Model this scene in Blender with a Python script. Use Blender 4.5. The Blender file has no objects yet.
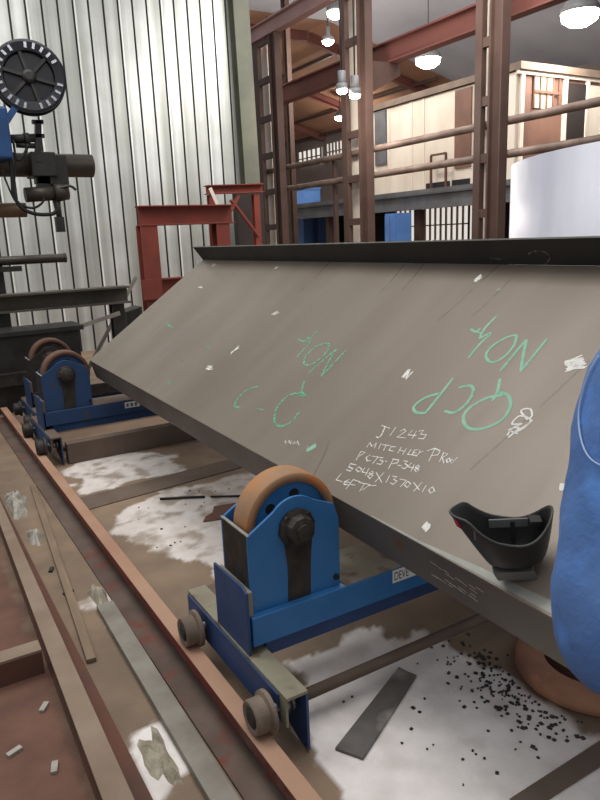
import bpy, bmesh, math, random
from mathutils import Vector, Matrix, noise

random.seed(7)
C = bpy.context.scene.collection
SC = bpy.context.scene
V = Vector

# ------------------------------------------------------------------ camera
FPX, PITCH, ROLL, YAW, H = 681.6, .23666, -.04195, .52983, 1.65
CAM = V((0, 0, H))
FW = V((math.sin(YAW) * math.cos(PITCH), math.cos(YAW) * math.cos(PITCH), -math.sin(PITCH)))
_r = V((math.cos(YAW), -math.sin(YAW), 0)); _u = _r.cross(FW)
RT = math.cos(ROLL) * _r + math.sin(ROLL) * _u
UP = -math.sin(ROLL) * _r + math.cos(ROLL) * _u
cd = bpy.data.cameras.new('camera'); co = bpy.data.objects.new('camera', cd); C.objects.link(co)
m = Matrix((RT, UP, -FW)).transposed().to_4x4(); m.translation = CAM; co.matrix_world = m
cd.sensor_fit = 'VERTICAL'; cd.sensor_height = 36; cd.sensor_width = 27; cd.lens = FPX / 800 * 36
cd.clip_start = .02; cd.clip_end = 200
SC.camera = co

# ------------------------------------------------------------------ world, lights, exposure
SC.view_settings.view_transform = 'Standard'; SC.view_settings.look = 'None'
SC.view_settings.gamma = 1; SC.view_settings.use_curve_mapping = False
SC.view_settings.exposure = 0.0
w = bpy.data.worlds.new('world'); SC.world = w; w.use_nodes = True
w.node_tree.nodes['Background'].inputs[0].default_value = (.93, .96, 1, 1)
w.node_tree.nodes['Background'].inputs[1].default_value = .42


def area(name, loc, target, sx, sy, power, col=(1, 1, 1)):
    l = bpy.data.lights.new(name, 'AREA'); l.shape = 'RECTANGLE'; l.size = sx; l.size_y = sy
    l.energy = power; l.color = col
    o = bpy.data.objects.new(name, l); C.objects.link(o); o.location = loc
    o.rotation_euler = (V(target) - V(loc)).to_track_quat('-Z', 'Y').to_euler()
    return o


area('overhead_area', (1.5, 3.5, 7.4), (1.5, 3.6, 0), 3, 9, 330, (1, .98, .95))  # unseen area light overhead, for the plate and floor
area('wall_skylight', (-2.5, 6.0, 8.5), (1.2, 11, 1.2), 6, 2, 300, (.97, 1, .96))
area('bay_fill', (9.6, 10, 9.2), (13.5, 14, 2.5), 3, 14, 1300, (1, .97, .94))  # unseen area light added to brighten the cabin and bay


# ------------------------------------------------------------------ helpers
def ray(px, py): return RT * ((px - 300) / FPX) - UP * ((py - 400) / FPX) + FW
def AX(px, py, x): d = ray(px, py); return CAM + d * (x / d.x)
def AY(px, py, y): d = ray(px, py); return CAM + d * (y / d.y)
def AZ(px, py, z): d = ray(px, py); return CAM + d * ((z - H) / d.z)
def AD(px, py, dep): return CAM + ray(px, py) * dep


def srgb(r, g, b):
    f = lambda c: (c / 255 / 12.92) if c / 255 <= .04045 else ((c / 255 + .055) / 1.055) ** 2.4
    return (f(r), f(g), f(b), 1)


def mat(name, a, b=None, rough=.6, metal=0, scale=6, bump=0, stretch=(1, 1, 1), detail=6, lo=.35, hi=.65, c=None, cscale=20, clo=.58, chi=.68, spec=.4, alpha=None):
    m = bpy.data.materials.new(name); m.use_nodes = True
    nt = m.node_tree; N = nt.nodes; L = nt.links; P = N['Principled BSDF']
    P.inputs['Roughness'].default_value = rough; P.inputs['Metallic'].default_value = metal
    P.inputs['Specular IOR Level'].default_value = spec
    P.inputs['Base Color'].default_value = srgb(*a)
    tc = N.new('ShaderNodeTexCoord'); mp = N.new('ShaderNodeMapping'); mp.inputs['Scale'].default_value = stretch
    L.new(tc.outputs['Object'], mp.inputs[0])

    def nz(s, lo, hi):
        n = N.new('ShaderNodeTexNoise'); n.inputs['Scale'].default_value = s; n.inputs['Detail'].default_value = detail
        L.new(mp.outputs[0], n.inputs['Vector'])
        r = N.new('ShaderNodeMapRange'); r.inputs[1].default_value = lo; r.inputs[2].default_value = hi
        L.new(n.outputs['Fac'], r.inputs[0]); return n, r.outputs[0]
    n = None
    if b:
        n, f = nz(scale, lo, hi)
        mx = N.new('ShaderNodeMix'); mx.data_type = 'RGBA'
        mx.inputs[6].default_value = srgb(*a); mx.inputs[7].default_value = srgb(*b)
        L.new(f, mx.inputs[0]); out = mx.outputs[2]
        if c:
            n2, f2 = nz(cscale, clo, chi)
            m2 = N.new('ShaderNodeMix'); m2.data_type = 'RGBA'; m2.inputs[7].default_value = srgb(*c)
            L.new(f2, m2.inputs[0]); L.new(out, m2.inputs[6]); out = m2.outputs[2]
        L.new(out, P.inputs['Base Color'])
    if bump:
        nb, _ = nz(scale * 5, 0, 1)
        bp = N.new('ShaderNodeBump'); bp.inputs['Strength'].default_value = bump; bp.inputs['Distance'].default_value = .01
        L.new(nb.outputs['Fac'], bp.inputs['Height']); L.new(bp.outputs[0], P.inputs['Normal'])
    if alpha:
        na, fa = nz(alpha[0], alpha[1], alpha[2]); L.new(fa, P.inputs['Alpha'])
    return m


def emit(name, col, strength):
    m = bpy.data.materials.new(name); m.use_nodes = True; P = m.node_tree.nodes['Principled BSDF']
    P.inputs['Base Color'].default_value = srgb(*col); P.inputs['Emission Color'].default_value = srgb(*col)
    P.inputs['Emission Strength'].default_value = strength; return m


WORG = {}


class MB:
    """collects shapes in world coordinates, builds one mesh object"""
    def __init__(s): s.bm = bmesh.new(); s.mi = 0

    def faces(s, vs, fs, smooth=False):
        v = [s.bm.verts.new(p) for p in vs]
        for f in fs:
            try:
                q = s.bm.faces.new([v[i] for i in f]); q.smooth = smooth; q.material_index = s.mi
            except ValueError: pass
        return s

    def box(s, a, b):
        x0, y0, z0 = a; x1, y1, z1 = b
        return s.obox(V(((x0 + x1) / 2, (y0 + y1) / 2, (z0 + z1) / 2)), V((1, 0, 0)), V((0, 1, 0)), V((0, 0, 1)), abs(x1 - x0), abs(y1 - y0), abs(z1 - z0))

    def obox(s, c, ex, ey, ez, lx, ly, lz):
        ex, ey, ez = [V(e).normalized() for e in (ex, ey, ez)]
        vs = [V(c) + ex * (lx / 2 * i) + ey * (ly / 2 * j) + ez * (lz / 2 * k) for k in (-1, 1) for j in (-1, 1) for i in (-1, 1)]
        return s.faces(vs, [(0, 2, 3, 1), (4, 5, 7, 6), (0, 1, 5, 4), (2, 6, 7, 3), (0, 4, 6, 2), (1, 3, 7, 5)])

    def bar(s, p, q, wid, hgt, up=(0, 0, 1)):
        p, q = V(p), V(q); ey = (q - p).normalized(); ex = ey.cross(V(up)).normalized(); ez = ex.cross(ey)
        return s.obox((p + q) / 2, ex, ey, ez, wid, (q - p).length, hgt)

    def ibeam(s, p, q, wid, hgt, t=.012, up=(0, 0, 1)):
        p, q = V(p), V(q); ey = (q - p).normalized(); ex = ey.cross(V(up)).normalized(); ez = ex.cross(ey)
        c = (p + q) / 2; L = (q - p).length
        s.obox(c + ez * (hgt / 2 - t / 2), ex, ey, ez, wid, L, t); s.obox(c - ez * (hgt / 2 - t / 2), ex, ey, ez, wid, L, t)
        return s.obox(c, ex, ey, ez, t, L, hgt - 2 * t - .0005)

    def prism(s, poly, d):
        """poly: list of points (Vector), extruded by d"""
        n = len(poly); d = V(d); vs = [V(p) for p in poly] + [V(p) + d for p in poly]
        return s.faces(vs, [tuple(range(n))[::-1], tuple(range(n, 2 * n))] + [(i, (i + 1) % n, n + (i + 1) % n, n + i) for i in range(n)])

    def lathe(s, o, ax, prof, n=28, smooth=True, cap=True):
        """prof: (radius, distance along axis)"""
        ax = V(ax).normalized(); e = ax.orthogonal().normalized(); g = ax.cross(e); o = V(o)
        vs = []; fs = []
        for r_, h_ in prof:
            for i in range(n):
                a = 2 * math.pi * i / n; vs.append(o + ax * h_ + (e * math.cos(a) + g * math.sin(a)) * r_)
        for k in range(len(prof) - 1):
            for i in range(n): fs.append((k * n + i, k * n + (i + 1) % n, (k + 1) * n + (i + 1) % n, (k + 1) * n + i))
        v0 = len(s.bm.faces)
        s.faces(vs, fs, smooth)
        if cap:
            s.faces(vs[:n], [tuple(range(n))[::-1]]); s.faces(vs[-n:], [tuple(range(n))])
        return s

    def cyl(s, p, q, r, n=20, r2=None):
        p, q = V(p), V(q); return s.lathe(p, q - p, [(r, 0), (r if r2 is None else r2, (q - p).length)], n)

    def ring(s, p, q, r, ri, n=32):
        p, q = V(p), V(q); L = (q - p).length
        return s.lathe(p, q - p, [(ri, 0), (r, 0), (r, L), (ri, L), (ri, 0)], n, smooth=False, cap=False)

    def tube(s, pts, r, n=8):
        pts = [V(p) for p in pts]; rs = r if isinstance(r, (list, tuple)) else [r] * len(pts)
        vs = []; fs = []; e = None
        for k, p in enumerate(pts):
            t = (pts[min(k + 1, len(pts) - 1)] - pts[max(k - 1, 0)]).normalized()
            e = t.orthogonal().normalized() if e is None else (e - t * e.dot(t)).normalized()
            g = t.cross(e)
            for i in range(n):
                a = 2 * math.pi * i / n; vs.append(p + (e * math.cos(a) + g * math.sin(a)) * rs[k])
        for k in range(len(pts) - 1):
            for i in range(n): fs.append((k * n + i, k * n + (i + 1) % n, (k + 1) * n + (i + 1) % n, (k + 1) * n + i))
        fs += [tuple(range(n))[::-1], tuple(range((len(pts) - 1) * n, len(pts) * n))]
        return s.faces(vs, fs, True)

    def build(s, name, m, parent=None, bevel=0, loc=None):
        bm = s.bm
        bmesh.ops.remove_doubles(bm, verts=bm.verts, dist=1e-5)
        bmesh.ops.recalc_face_normals(bm, faces=bm.faces)
        if parent is not None: org = WORG[parent.name]
        else:
            if loc is None:
                xs = [v.co for v in bm.verts]
                lo = [min(c[i] for c in xs) for i in range(3)]; hi = [max(c[i] for c in xs) for i in range(3)]
                loc = ((lo[0] + hi[0]) / 2, (lo[1] + hi[1]) / 2, lo[2])
            org = V(loc)
        bmesh.ops.translate(bm, verts=bm.verts, vec=-org)
        me = bpy.data.meshes.new(name); bm.to_mesh(me); bm.free()
        for mm in (m if isinstance(m, (list, tuple)) else [m]): me.materials.append(mm)
        o = bpy.data.objects.new(name, me); C.objects.link(o)
        if parent is not None: o.parent = parent
        else: o.location = org
        WORG[o.name] = org
        if bevel:
            b = o.modifiers.new('bevel', 'BEVEL'); b.width = bevel; b.segments = 2; b.limit_method = 'ANGLE'
        return o


def thing(name, label, cat, loc, group=None):
    o = bpy.data.objects.new(name, None); C.objects.link(o); o.location = loc; o.empty_display_size = .1
    WORG[o.name] = V(loc); o['label'] = label; o['category'] = cat
    if group: o['group'] = group
    return o


def tag(o, label, cat, group=None):
    o['label'] = label; o['category'] = cat
    if group: o['group'] = group
    return o


def struct(o): o['kind'] = 'structure'; return o


def copy_tree(o, parent=None):
    c = o.copy(); C.objects.link(c); c.parent = parent
    for ch in list(o.children): copy_tree(ch, c)
    return c


def smooth_line(pts, n=5):
    out = []; P = [V(p) for p in pts]
    if len(P) < 3: return P
    for i in range(len(P) - 1):
        a = P[max(i - 1, 0)]; b = P[i]; c = P[i + 1]; d = P[min(i + 2, len(P) - 1)]
        for k in range(n):
            t = k / n
            out.append(.5 * ((2 * b) + (c - a) * t + (2 * a - 5 * b + 4 * c - d) * t * t + (3 * b - a - 3 * c + d) * t ** 3))
    return out + [P[-1]]


# ------------------------------------------------------------------ materials
M = {}
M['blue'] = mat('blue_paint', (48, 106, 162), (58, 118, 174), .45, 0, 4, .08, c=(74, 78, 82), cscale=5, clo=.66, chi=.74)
M['bluedark'] = mat('worn_shaded_blue', (44, 66, 108), (52, 76, 120), .55, 0, 5, .05, c=(70, 66, 62), cscale=7, clo=.62, chi=.72)  # blue for left and recessed faces, their shade put into the colour
M['bluefar'] = mat('shaded_dusty_blue', (38, 64, 102), (44, 72, 112), .6, 0, 4, .08, c=(70, 68, 66), cscale=6, clo=.55, chi=.7)  # darker copy of the blue, shade and dust of the back area in it
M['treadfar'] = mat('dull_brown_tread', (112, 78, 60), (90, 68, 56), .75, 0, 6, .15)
M['dustsage'] = mat('dusty_steel', (146, 142, 122), (128, 118, 100), .8, 0, 5, .1, c=(110, 92, 74), cscale=9)
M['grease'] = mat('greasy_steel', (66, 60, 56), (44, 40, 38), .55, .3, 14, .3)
M['tread'] = mat('rusty_tread', (178, 128, 84), (150, 122, 98), .7, 0, 6, .15, c=(196, 118, 62), cscale=9, clo=.5, chi=.62)
M['wheel'] = mat('dusty_wheel_steel', (132, 116, 102), (108, 94, 82), .75, .2, 10, .15)
M['bolt'] = mat('galvanised_bolt', (150, 152, 152), (110, 112, 112), .4, .7, 20)
M['sticker'] = mat('white_sticker', (225, 225, 220), None, .6)
M['ink'] = mat('black_ink', (30, 30, 34), None, .7)
M['plate'] = mat('mill_scale_plate', (132, 121, 110), (121, 109, 97), .42, .25, 1.4, .03, stretch=(.5, 2.0, .5), detail=8, c=(112, 102, 94), cscale=3.2, clo=.6, chi=.9, spec=.5)
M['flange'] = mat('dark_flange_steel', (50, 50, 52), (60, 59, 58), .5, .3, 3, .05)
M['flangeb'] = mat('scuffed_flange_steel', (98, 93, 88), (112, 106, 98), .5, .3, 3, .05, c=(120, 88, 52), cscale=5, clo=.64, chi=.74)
M['bright'] = mat('ground_bright_steel', (156, 156, 149), (142, 142, 134), .45, .3, 12)
M['green'] = mat('green_paint_marker', (146, 190, 166), (126, 178, 150), .8, 0, 30, alpha=(70, .15, .42))
M['greenf'] = mat('faded_green_marker', (122, 176, 146), (104, 164, 130), .8, 0, 30, alpha=(80, .28, .56))
M['chalk'] = mat('white_chalk', (232, 230, 224), (214, 210, 204), .9, 0, 30, alpha=(160, .22, .42))
M['chalkf'] = mat('faint_chalk', (170, 166, 160), (162, 158, 152), .9, 0, 20, alpha=(90, .4, .65))
M['streak'] = mat('polished_streak', (142, 132, 121), (128, 117, 106), .4, .25, 5, alpha=(9, .35, .75))
M['redrail'] = mat('dark_red_paint', (118, 46, 38), (98, 50, 42), .6, 0, 4, .1, c=(110, 84, 72), cscale=7)
M['railtop'] = mat('dusty_orange_rail_head', (172, 138, 114), (160, 120, 98), .7, 0, 3, .08)
M['raildust'] = mat('dusty_brown_flange', (104, 88, 78), (88, 72, 64), .85, 0, 5, .1, c=(112, 58, 48), cscale=6, clo=.55, chi=.7)
M['beamtan'] = mat('dusty_tan_beam', (146, 128, 110), (128, 108, 92), .8, 0, 4, .1)
M['rustbrown'] = mat('red_brown_oxide', (104, 66, 52), (88, 62, 52), .8, 0, 5, .1)
M['greybar'] = mat('dusty_grey_bar', (146, 140, 130), (122, 114, 104), .7, .1, 6, .1)
M['tan'] = mat('dusty_wood', (138, 118, 98), (118, 100, 82), .85, 0, 6, .1, stretch=(3, .5, 1))
M['darksteel'] = mat('dark_steel', (62, 60, 58), (46, 44, 42), .5, .3, 6, .05)
M['offcut'] = mat('dusty_dark_offcut', (108, 102, 98), (84, 80, 76), .6, .2, 8, .05, c=(176, 168, 162), cscale=6, clo=.5, chi=.72)
M['chip'] = mat('steel_chip', (58, 58, 62), (44, 44, 46), .5, .4, 20)
M['tie'] = mat('dusty_floor_tie', (112, 96, 84), (98, 82, 72), .85, 0, 4, .1)
M['rustring'] = mat('rusted_ring_steel', (182, 132, 104), (150, 108, 88), .8, 0, 6, .2, c=(196, 138, 104), cscale=9)
M['galv'] = None
M['redframe'] = mat('red_oxide_frame', (130, 58, 44), (112, 52, 42), .65, 0, 3, .05)
M['column'] = mat('red_brown_column', (68, 50, 44), (80, 60, 52), .6, .1, 2, .05)
M['girder'] = mat('maroon_girder', (108, 64, 56), (96, 58, 52), .6, .1, 1)
M['girderpale'] = mat('pale_pink_girder', (158, 126, 122), (140, 108, 104), .6, .1, 1)
M['whitepaint'] = mat('off_white_paint', (226, 216, 202), (214, 200, 186), .6, 0, 2)
M['cabin'] = mat('cream_cabin_panel', (228, 218, 204), (210, 198, 182), .6, 0, 1.2, stretch=(1, 1, .5))
M['cabinbrown'] = mat('brown_cabin_board', (122, 90, 76), (106, 78, 68), .7, 0, 2)
M['rail'] = mat('pale_dusty_pipe', (122, 104, 94), (92, 74, 66), .6, .2, 3)
M['grey'] = mat('grey_steel', (112, 112, 114), (92, 92, 94), .6, .2, 2)
M['black'] = mat('black_plastic', (34, 34, 35), (42, 42, 42), .42, 0, 8)
M['blackin'] = mat('inner_black_plastic', (40, 40, 40), (52, 50, 48), .6, 0, 8)
M['headband'] = mat('grey_headband', (116, 116, 114), (98, 98, 96), .6, 0, 10)
M['red'] = mat('red_sticker', (190, 50, 66), None, .5)
M['tank'] = mat('pale_rolled_sheet', (220, 220, 228), (184, 184, 200), .42, .3, 1.6, .02, stretch=(1, 1, .35))
M['trash'] = mat('crumpled_plastic', (176, 170, 160), (150, 144, 134), .6, 0, 20)
M['plaster'] = mat('plaster_rubble', (176, 166, 148), (148, 138, 120), .9, 0, 18, .4)
M['cloth'] = mat('blue_work_cloth', (82, 118, 178), (96, 132, 190), .85, 0, 9, .25, c=(94, 142, 214), cscale=16, clo=.55, chi=.7)
M['clothdark'] = mat('navy_work_trousers', (44, 66, 112), (50, 74, 122), .85, 0, 9, .2)
M['stitch'] = mat('pale_stitching', (170, 190, 226), None, .8)
M['skin'] = mat('skin', (176, 128, 102), (164, 116, 92), .55, 0, 20)
M['hair'] = mat('dark_hair', (32, 26, 22), None, .6)
M['boot'] = mat('brown_boot', (62, 46, 36), (50, 38, 30), .6, 0, 12)
M['bluebox'] = mat('blue_wire_feeder', (44, 84, 136), (36, 70, 116), .5, 0, 4)
M['reel'] = mat('black_reel', (38, 38, 44), (30, 30, 34), .35, .2, 6)
M['wire'] = mat('bright_wire', (190, 192, 200), None, .25, .8)
M['pipe'] = mat('oily_pipe', (74, 68, 62), (58, 54, 50), .45, .4, 5)
M['pipebrown'] = mat('brown_pipe', (112, 88, 66), (96, 76, 58), .5, .3, 5)
M['lamp'] = emit('high_bay_light', (255, 246, 232), 22)
M['day'] = emit('daylit_pane', (232, 228, 220), .85)
M['bluecab'] = mat('blue_locker', (96, 138, 200), (84, 126, 190), .5, 0, 2)
M['dark'] = mat('dark_store', (52, 44, 42), (40, 34, 32), .8, 0, 1)


def wall_mat():
    m = bpy.data.materials.new('galvanised_sheeting'); m.use_nodes = True
    nt = m.node_tree; N = nt.nodes; L = nt.links; P = N['Principled BSDF']
    P.inputs['Metallic'].default_value = .55; P.inputs['Roughness'].default_value = .42
    tc = N.new('ShaderNodeTexCoord'); mp = N.new('ShaderNodeMapping'); mp.inputs['Scale'].default_value = (5.2, 1, .12)
    L.new(tc.outputs['Object'], mp.inputs[0])
    n = N.new('ShaderNodeTexNoise'); n.inputs['Scale'].default_value = 1; n.inputs['Detail'].default_value = 3; L.new(mp.outputs[0], n.inputs['Vector'])
    r = N.new('ShaderNodeValToRGB'); e = r.color_ramp.elements
    e[0].position = .3; e[0].color = srgb(166, 168, 160); e[1].position = .72; e[1].color = srgb(236, 238, 234)
    L.new(n.outputs['Fac'], r.inputs[0])
    n2 = N.new('ShaderNodeTexNoise'); n2.inputs['Scale'].default_value = 1.6; n2.inputs['Detail'].default_value = 8; L.new(tc.outputs['Object'], n2.inputs['Vector'])
    mr = N.new('ShaderNodeMapRange'); mr.inputs[1].default_value = .35; mr.inputs[2].default_value = .8; mr.inputs[3].default_value = 0; mr.inputs[4].default_value = .5
    L.new(n2.outputs['Fac'], mr.inputs[0])
    mx = N.new('ShaderNodeMix'); mx.data_type = 'RGBA'; L.new(mr.outputs[0], mx.inputs[0]); L.new(r.outputs[0], mx.inputs[6]); mx.inputs[7].default_value = srgb(146, 148, 136)
    L.new(mx.outputs[2], P.inputs['Base Color'])
    return m


M['galv'] = wall_mat()


def floor_mat():
    m = bpy.data.materials.new('workshop_floor'); m.use_nodes = True
    nt = m.node_tree; N = nt.nodes; L = nt.links; P = N['Principled BSDF']; P.inputs['Roughness'].default_value = .85
    tc = N.new('ShaderNodeTexCoord')

    def noise_mix(scale, lo, hi, a, b):
        n = N.new('ShaderNodeTexNoise'); n.inputs['Scale'].default_value = scale; n.inputs['Detail'].default_value = 8
        L.new(tc.outputs['Object'], n.inputs['Vector'])
        r = N.new('ShaderNodeMapRange'); r.inputs[1].default_value = lo; r.inputs[2].default_value = hi; L.new(n.outputs['Fac'], r.inputs[0])
        x = N.new('ShaderNodeMix'); x.data_type = 'RGBA'; L.new(r.outputs[0], x.inputs[0])
        x.inputs[6].default_value = srgb(*a); x.inputs[7].default_value = srgb(*b); return x.outputs[2]
    base = noise_mix(3, .35, .65, (118, 100, 84), (140, 118, 96))
    red = noise_mix(5, .35, .65, (96, 66, 56), (118, 82, 66))
    wh = noise_mix(7, .4, .75, (238, 230, 226), (214, 205, 199))
    for nm, colr in (('rust', red), ('powder', wh)):
        at = N.new('ShaderNodeAttribute'); at.attribute_name = nm
        x = N.new('ShaderNodeMix'); x.data_type = 'RGBA'; L.new(at.outputs['Fac'], x.inputs[0]); L.new(base, x.inputs[6]); L.new(colr, x.inputs[7]); base = x.outputs[2]
    n = N.new('ShaderNodeTexNoise'); n.inputs['Scale'].default_value = 60; L.new(tc.outputs['Object'], n.inputs['Vector'])
    bp = N.new('ShaderNodeBump'); bp.inputs['Strength'].default_value = .25; bp.inputs['Distance'].default_value = .01; L.new(n.outputs['Fac'], bp.inputs['Height']); L.new(bp.outputs[0], P.inputs['Normal'])
    L.new(base, P.inputs['Base Color'])
    return m


# ------------------------------------------------------------------ setting: floor
def build_floor():
    xs = [-8, -4, -2] + [-.6 + .02 * i for i in range(155)] + [3, 5, 8, 14, 22, 30]
    ys = [-3, -1, 0, .4] + [.7 + .02 * i for i in range(285)] + [6.8, 8, 11.2, 16, 24, 42]
    polys = [
        [(.9, 5.0), (1.0, 5.25), (1.3, 5.5), (1.72, 4.95), (1.7, 4.55), (.92, 4.55)],
        [(.95, 4.05), (1.4, 4.25), (2.1, 4.2), (2.2, 3.8), (1.8, 3.3), (1.45, 2.98), (1.2, 3.05), (1.05, 3.4), (.95, 3.75)],
        [(1.2, 3.15), (1.38, 3.2), (1.34, 2.85), (1.22, 2.9)],
        [(1.12, 2.12), (1.25, 2.06), (1.33, 2.02), (1.42, 2.13), (1.56, 2.12), (1.68, 1.98), (1.80, 1.88), (1.74, 1.66), (1.80, 1.5), (1.8, 1.22), (1.78, .95), (1.3, 1.0), (.9, 1.0), (.93, 1.7), (1.05, 1.9)],
        [(.6, 3.15), (.68, 3.14), (.72, 2.9), (.62, 2.85)], [(.47, 2.05), (.58, 2.02), (.6, 1.84), (.47, 1.76)],
    ]

    def sd(p, poly):
        ins = False; d = 1e9; n = len(poly)
        for i in range(n):
            ax, ay = poly[i]; bx, by = poly[(i + 1) % n]
            t = max(0, min(1, ((p[0] - ax) * (bx - ax) + (p[1] - ay) * (by - ay)) / ((bx - ax) ** 2 + (by - ay) ** 2)))
            d = min(d, math.hypot(p[0] - ax - t * (bx - ax), p[1] - ay - t * (by - ay)))
            if (ay > p[1]) != (by > p[1]) and p[0] < (bx - ax) * (p[1] - ay) / (by - ay) + ax: ins = not ins
        return d if ins else -d
    vs = [(x, y, 0) for y in ys for x in xs]; nx = len(xs)
    fs = [(j * nx + i, j * nx + i + 1, (j + 1) * nx + i + 1, (j + 1) * nx + i) for j in range(len(ys) - 1) for i in range(nx - 1)]
    me = bpy.data.meshes.new('floor'); me.from_pydata(vs, [], fs)
    pw = me.attributes.new('powder', 'FLOAT', 'POINT'); rs = me.attributes.new('rust', 'FLOAT', 'POINT')
    a = []; b = []
    for x, y, _ in vs:
        if -.2 < x < 2.6 and .6 < y < 6:
            nz = noise.fractal(V((x * 5, y * 5, 1.3)), 1, 2, 5) * .09
            nf = noise.fractal(V((x * 9, y * 9, 7.3)), 1, 2, 4)
            f = max(sd((x, y), q) for q in polys)
            k = max(0, min(1, (f + nz) / .022 + .5)) * max(.3, min(1, 1.0 - max(0, nf) * (1.3 if y > 2.6 else .25)))
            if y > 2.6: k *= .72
            a.append(k)
            r = max(0, min(1, (.33 - x) / .05 + nf * .6)) + .8 * max(0, min(1, (.06 - abs(math.hypot((x - 1.6) / 1.5, (y - 3.68)) - .0) + nf * .05) / .04))
            b.append(min(1, r))
        else: a.append(0); b.append(.7 if x < .3 else .2)
    pw.data.foreach_set('value', a); rs.data.foreach_set('value', b)
    o = bpy.data.objects.new('floor', me); C.objects.link(o); me.materials.append(floor_mat()); struct(o)


build_floor()

# corrugated end wall
YW = 11.0


def build_wall():
    prof = []; x = -2.6; pitch = .222
    while x < 5.42:
        for dx, dy in ((0, 0), (.168, 0), (.174, .045), (.190, .045), (.196, -.006), (.215, -.006)): prof.append((x + dx, YW + dy))
        x += pitch
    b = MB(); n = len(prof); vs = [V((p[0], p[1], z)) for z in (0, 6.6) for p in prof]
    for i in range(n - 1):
        b.mi = 1 if (i % 18) in (4, 5) else (2 if i % 6 in (1, 2, 3) else 0)  # light on rib edges painted in by the pale slot
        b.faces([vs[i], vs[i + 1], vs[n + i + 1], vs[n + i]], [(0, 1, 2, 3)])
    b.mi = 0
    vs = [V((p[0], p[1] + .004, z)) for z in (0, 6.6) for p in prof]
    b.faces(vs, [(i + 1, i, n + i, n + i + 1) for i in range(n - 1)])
    struct(b.build('wall_back', [M['galv'], mat('lit_rib_edge', (246, 247, 244), (232, 234, 230), .4, .3, 2), mat('shaded_groove', (96, 98, 92), (80, 82, 78), .6, .3, 2)]))  # pale rib edges and dark grooves carry light and shade in their colour


build_wall()
M['olive'] = mat('olive_grey_steel', (104, 104, 90), (88, 90, 78), .6, .1, 2)
b = MB(); p0 = AY(238, 0, 10.9); p1 = AY(254, 240, 10.9)
d = (p1 - p0); p1 = p0 + d * ((0 - p0.z) / d.z)
b.ibeam(p1, p0 + (p0 - p1) * .15, .28, .2, .02, up=(0, 1, 0))
struct(b.build('trim_1', M['olive']))
# far bay: roof, walls
M['roofgrey'] = mat('grey_roof_sheet', (186, 186, 194), (154, 154, 162), .7, 0, .25)
M['rooftan'] = mat('tan_roof_sheet', (166, 124, 96), (140, 102, 80), .8, 0, .3)
M['farwall'] = mat('far_wall', (120, 108, 102), (104, 94, 90), .8, 0, .4)
def roof(y0, y1, m):
    b = MB(); b.prism([V((6.2, y0, 9.6)), V((16, y0, 9.6)), V((24, y0, 7.5)), V((24, y0, 7.6)), V((16, y0, 9.7)), V((6.2, y0, 9.7))], (0, y1 - y0, 0)); struct(b.build('ceiling', m))


roof(2, 24, M['roofgrey']); roof(24, 46, M['rooftan'])
b = MB(); b.box((24.01, 2, 0), (24.2, 46, 7.5)); struct(b.build('wall_right', M['farwall']))
b = MB(); b.box((4, 46, 0), (24.2, 46.2, 9.6)); struct(b.build('wall_far', M['rooftan']))
for i, y in enumerate((25.5, 31, 36.5, 42)):
    b = MB(); b.ibeam((6.2, y, 9.4), (16, y, 9.4), .2, .36, .03); b.ibeam((16.05, y, 9.38), (23.9, y, 7.3), .2, .36, .03); struct(b.build('trim_2', M['girder']))
for i, x in enumerate((17.5, 19.5, 21.5, 23.5)):
    b = MB(); z = 9.5 - (x - 16) * .2625; b.ibeam((x, 24, z - .1), (x, 45.9, z - .1), .1, .14, .02); struct(b.build('trim_3', M['column']))

# lit windows and doorway of the far wall
WX = 23.95
for k, (x0, x1, y0, y1) in enumerate(((300, 322, 147, 168), (328, 344, 140, 162))):
    a = AX(x0, y1, WX); c = AX(x1, y0, WX)
    b = MB(); b.box((WX - .05, c.y, a.z), (WX, a.y, c.z)); o = struct(b.build('window_%d' % (k + 1), M['day']))
    b = MB()
    for i in range(6):
        y = a.y + (c.y - a.y) * i / 5; b.box((WX - .14, y - .05, a.z), (WX - .051, y + .05, c.z))
    for i in range(3):
        z = a.z + (c.z - a.z) * i / 2; b.box((WX - .18, c.y, z - .03), (WX - .141, a.y, z + .03))
    b.build('window_frame', M['farwall'], o)
a = AX(298, 232, WX); c = AX(352, 205, WX); b = MB(); b.box((WX - .05, c.y, .1), (WX, a.y, c.z)); o = struct(b.build('door_1', M['day']))
b = MB()
for i in range(5):
    y = a.y + (c.y - a.y) * i / 4; b.box((WX - .14, y - .15, .1), (WX - .051, y + .15, c.z))
b.build('door_frame', M['farwall'], o)

# ------------------------------------------------------------------ columns, girders
XC = 8.0


GZ = AX(270, 27, XC).z - .165


def seen_box(px_l, px_r, xc, hx):
    """y range of a post of half depth hx that is seen between two pixel columns"""
    return AX(px_r, 225, xc + hx).y, AX(px_l, 225, xc - hx).y


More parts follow.
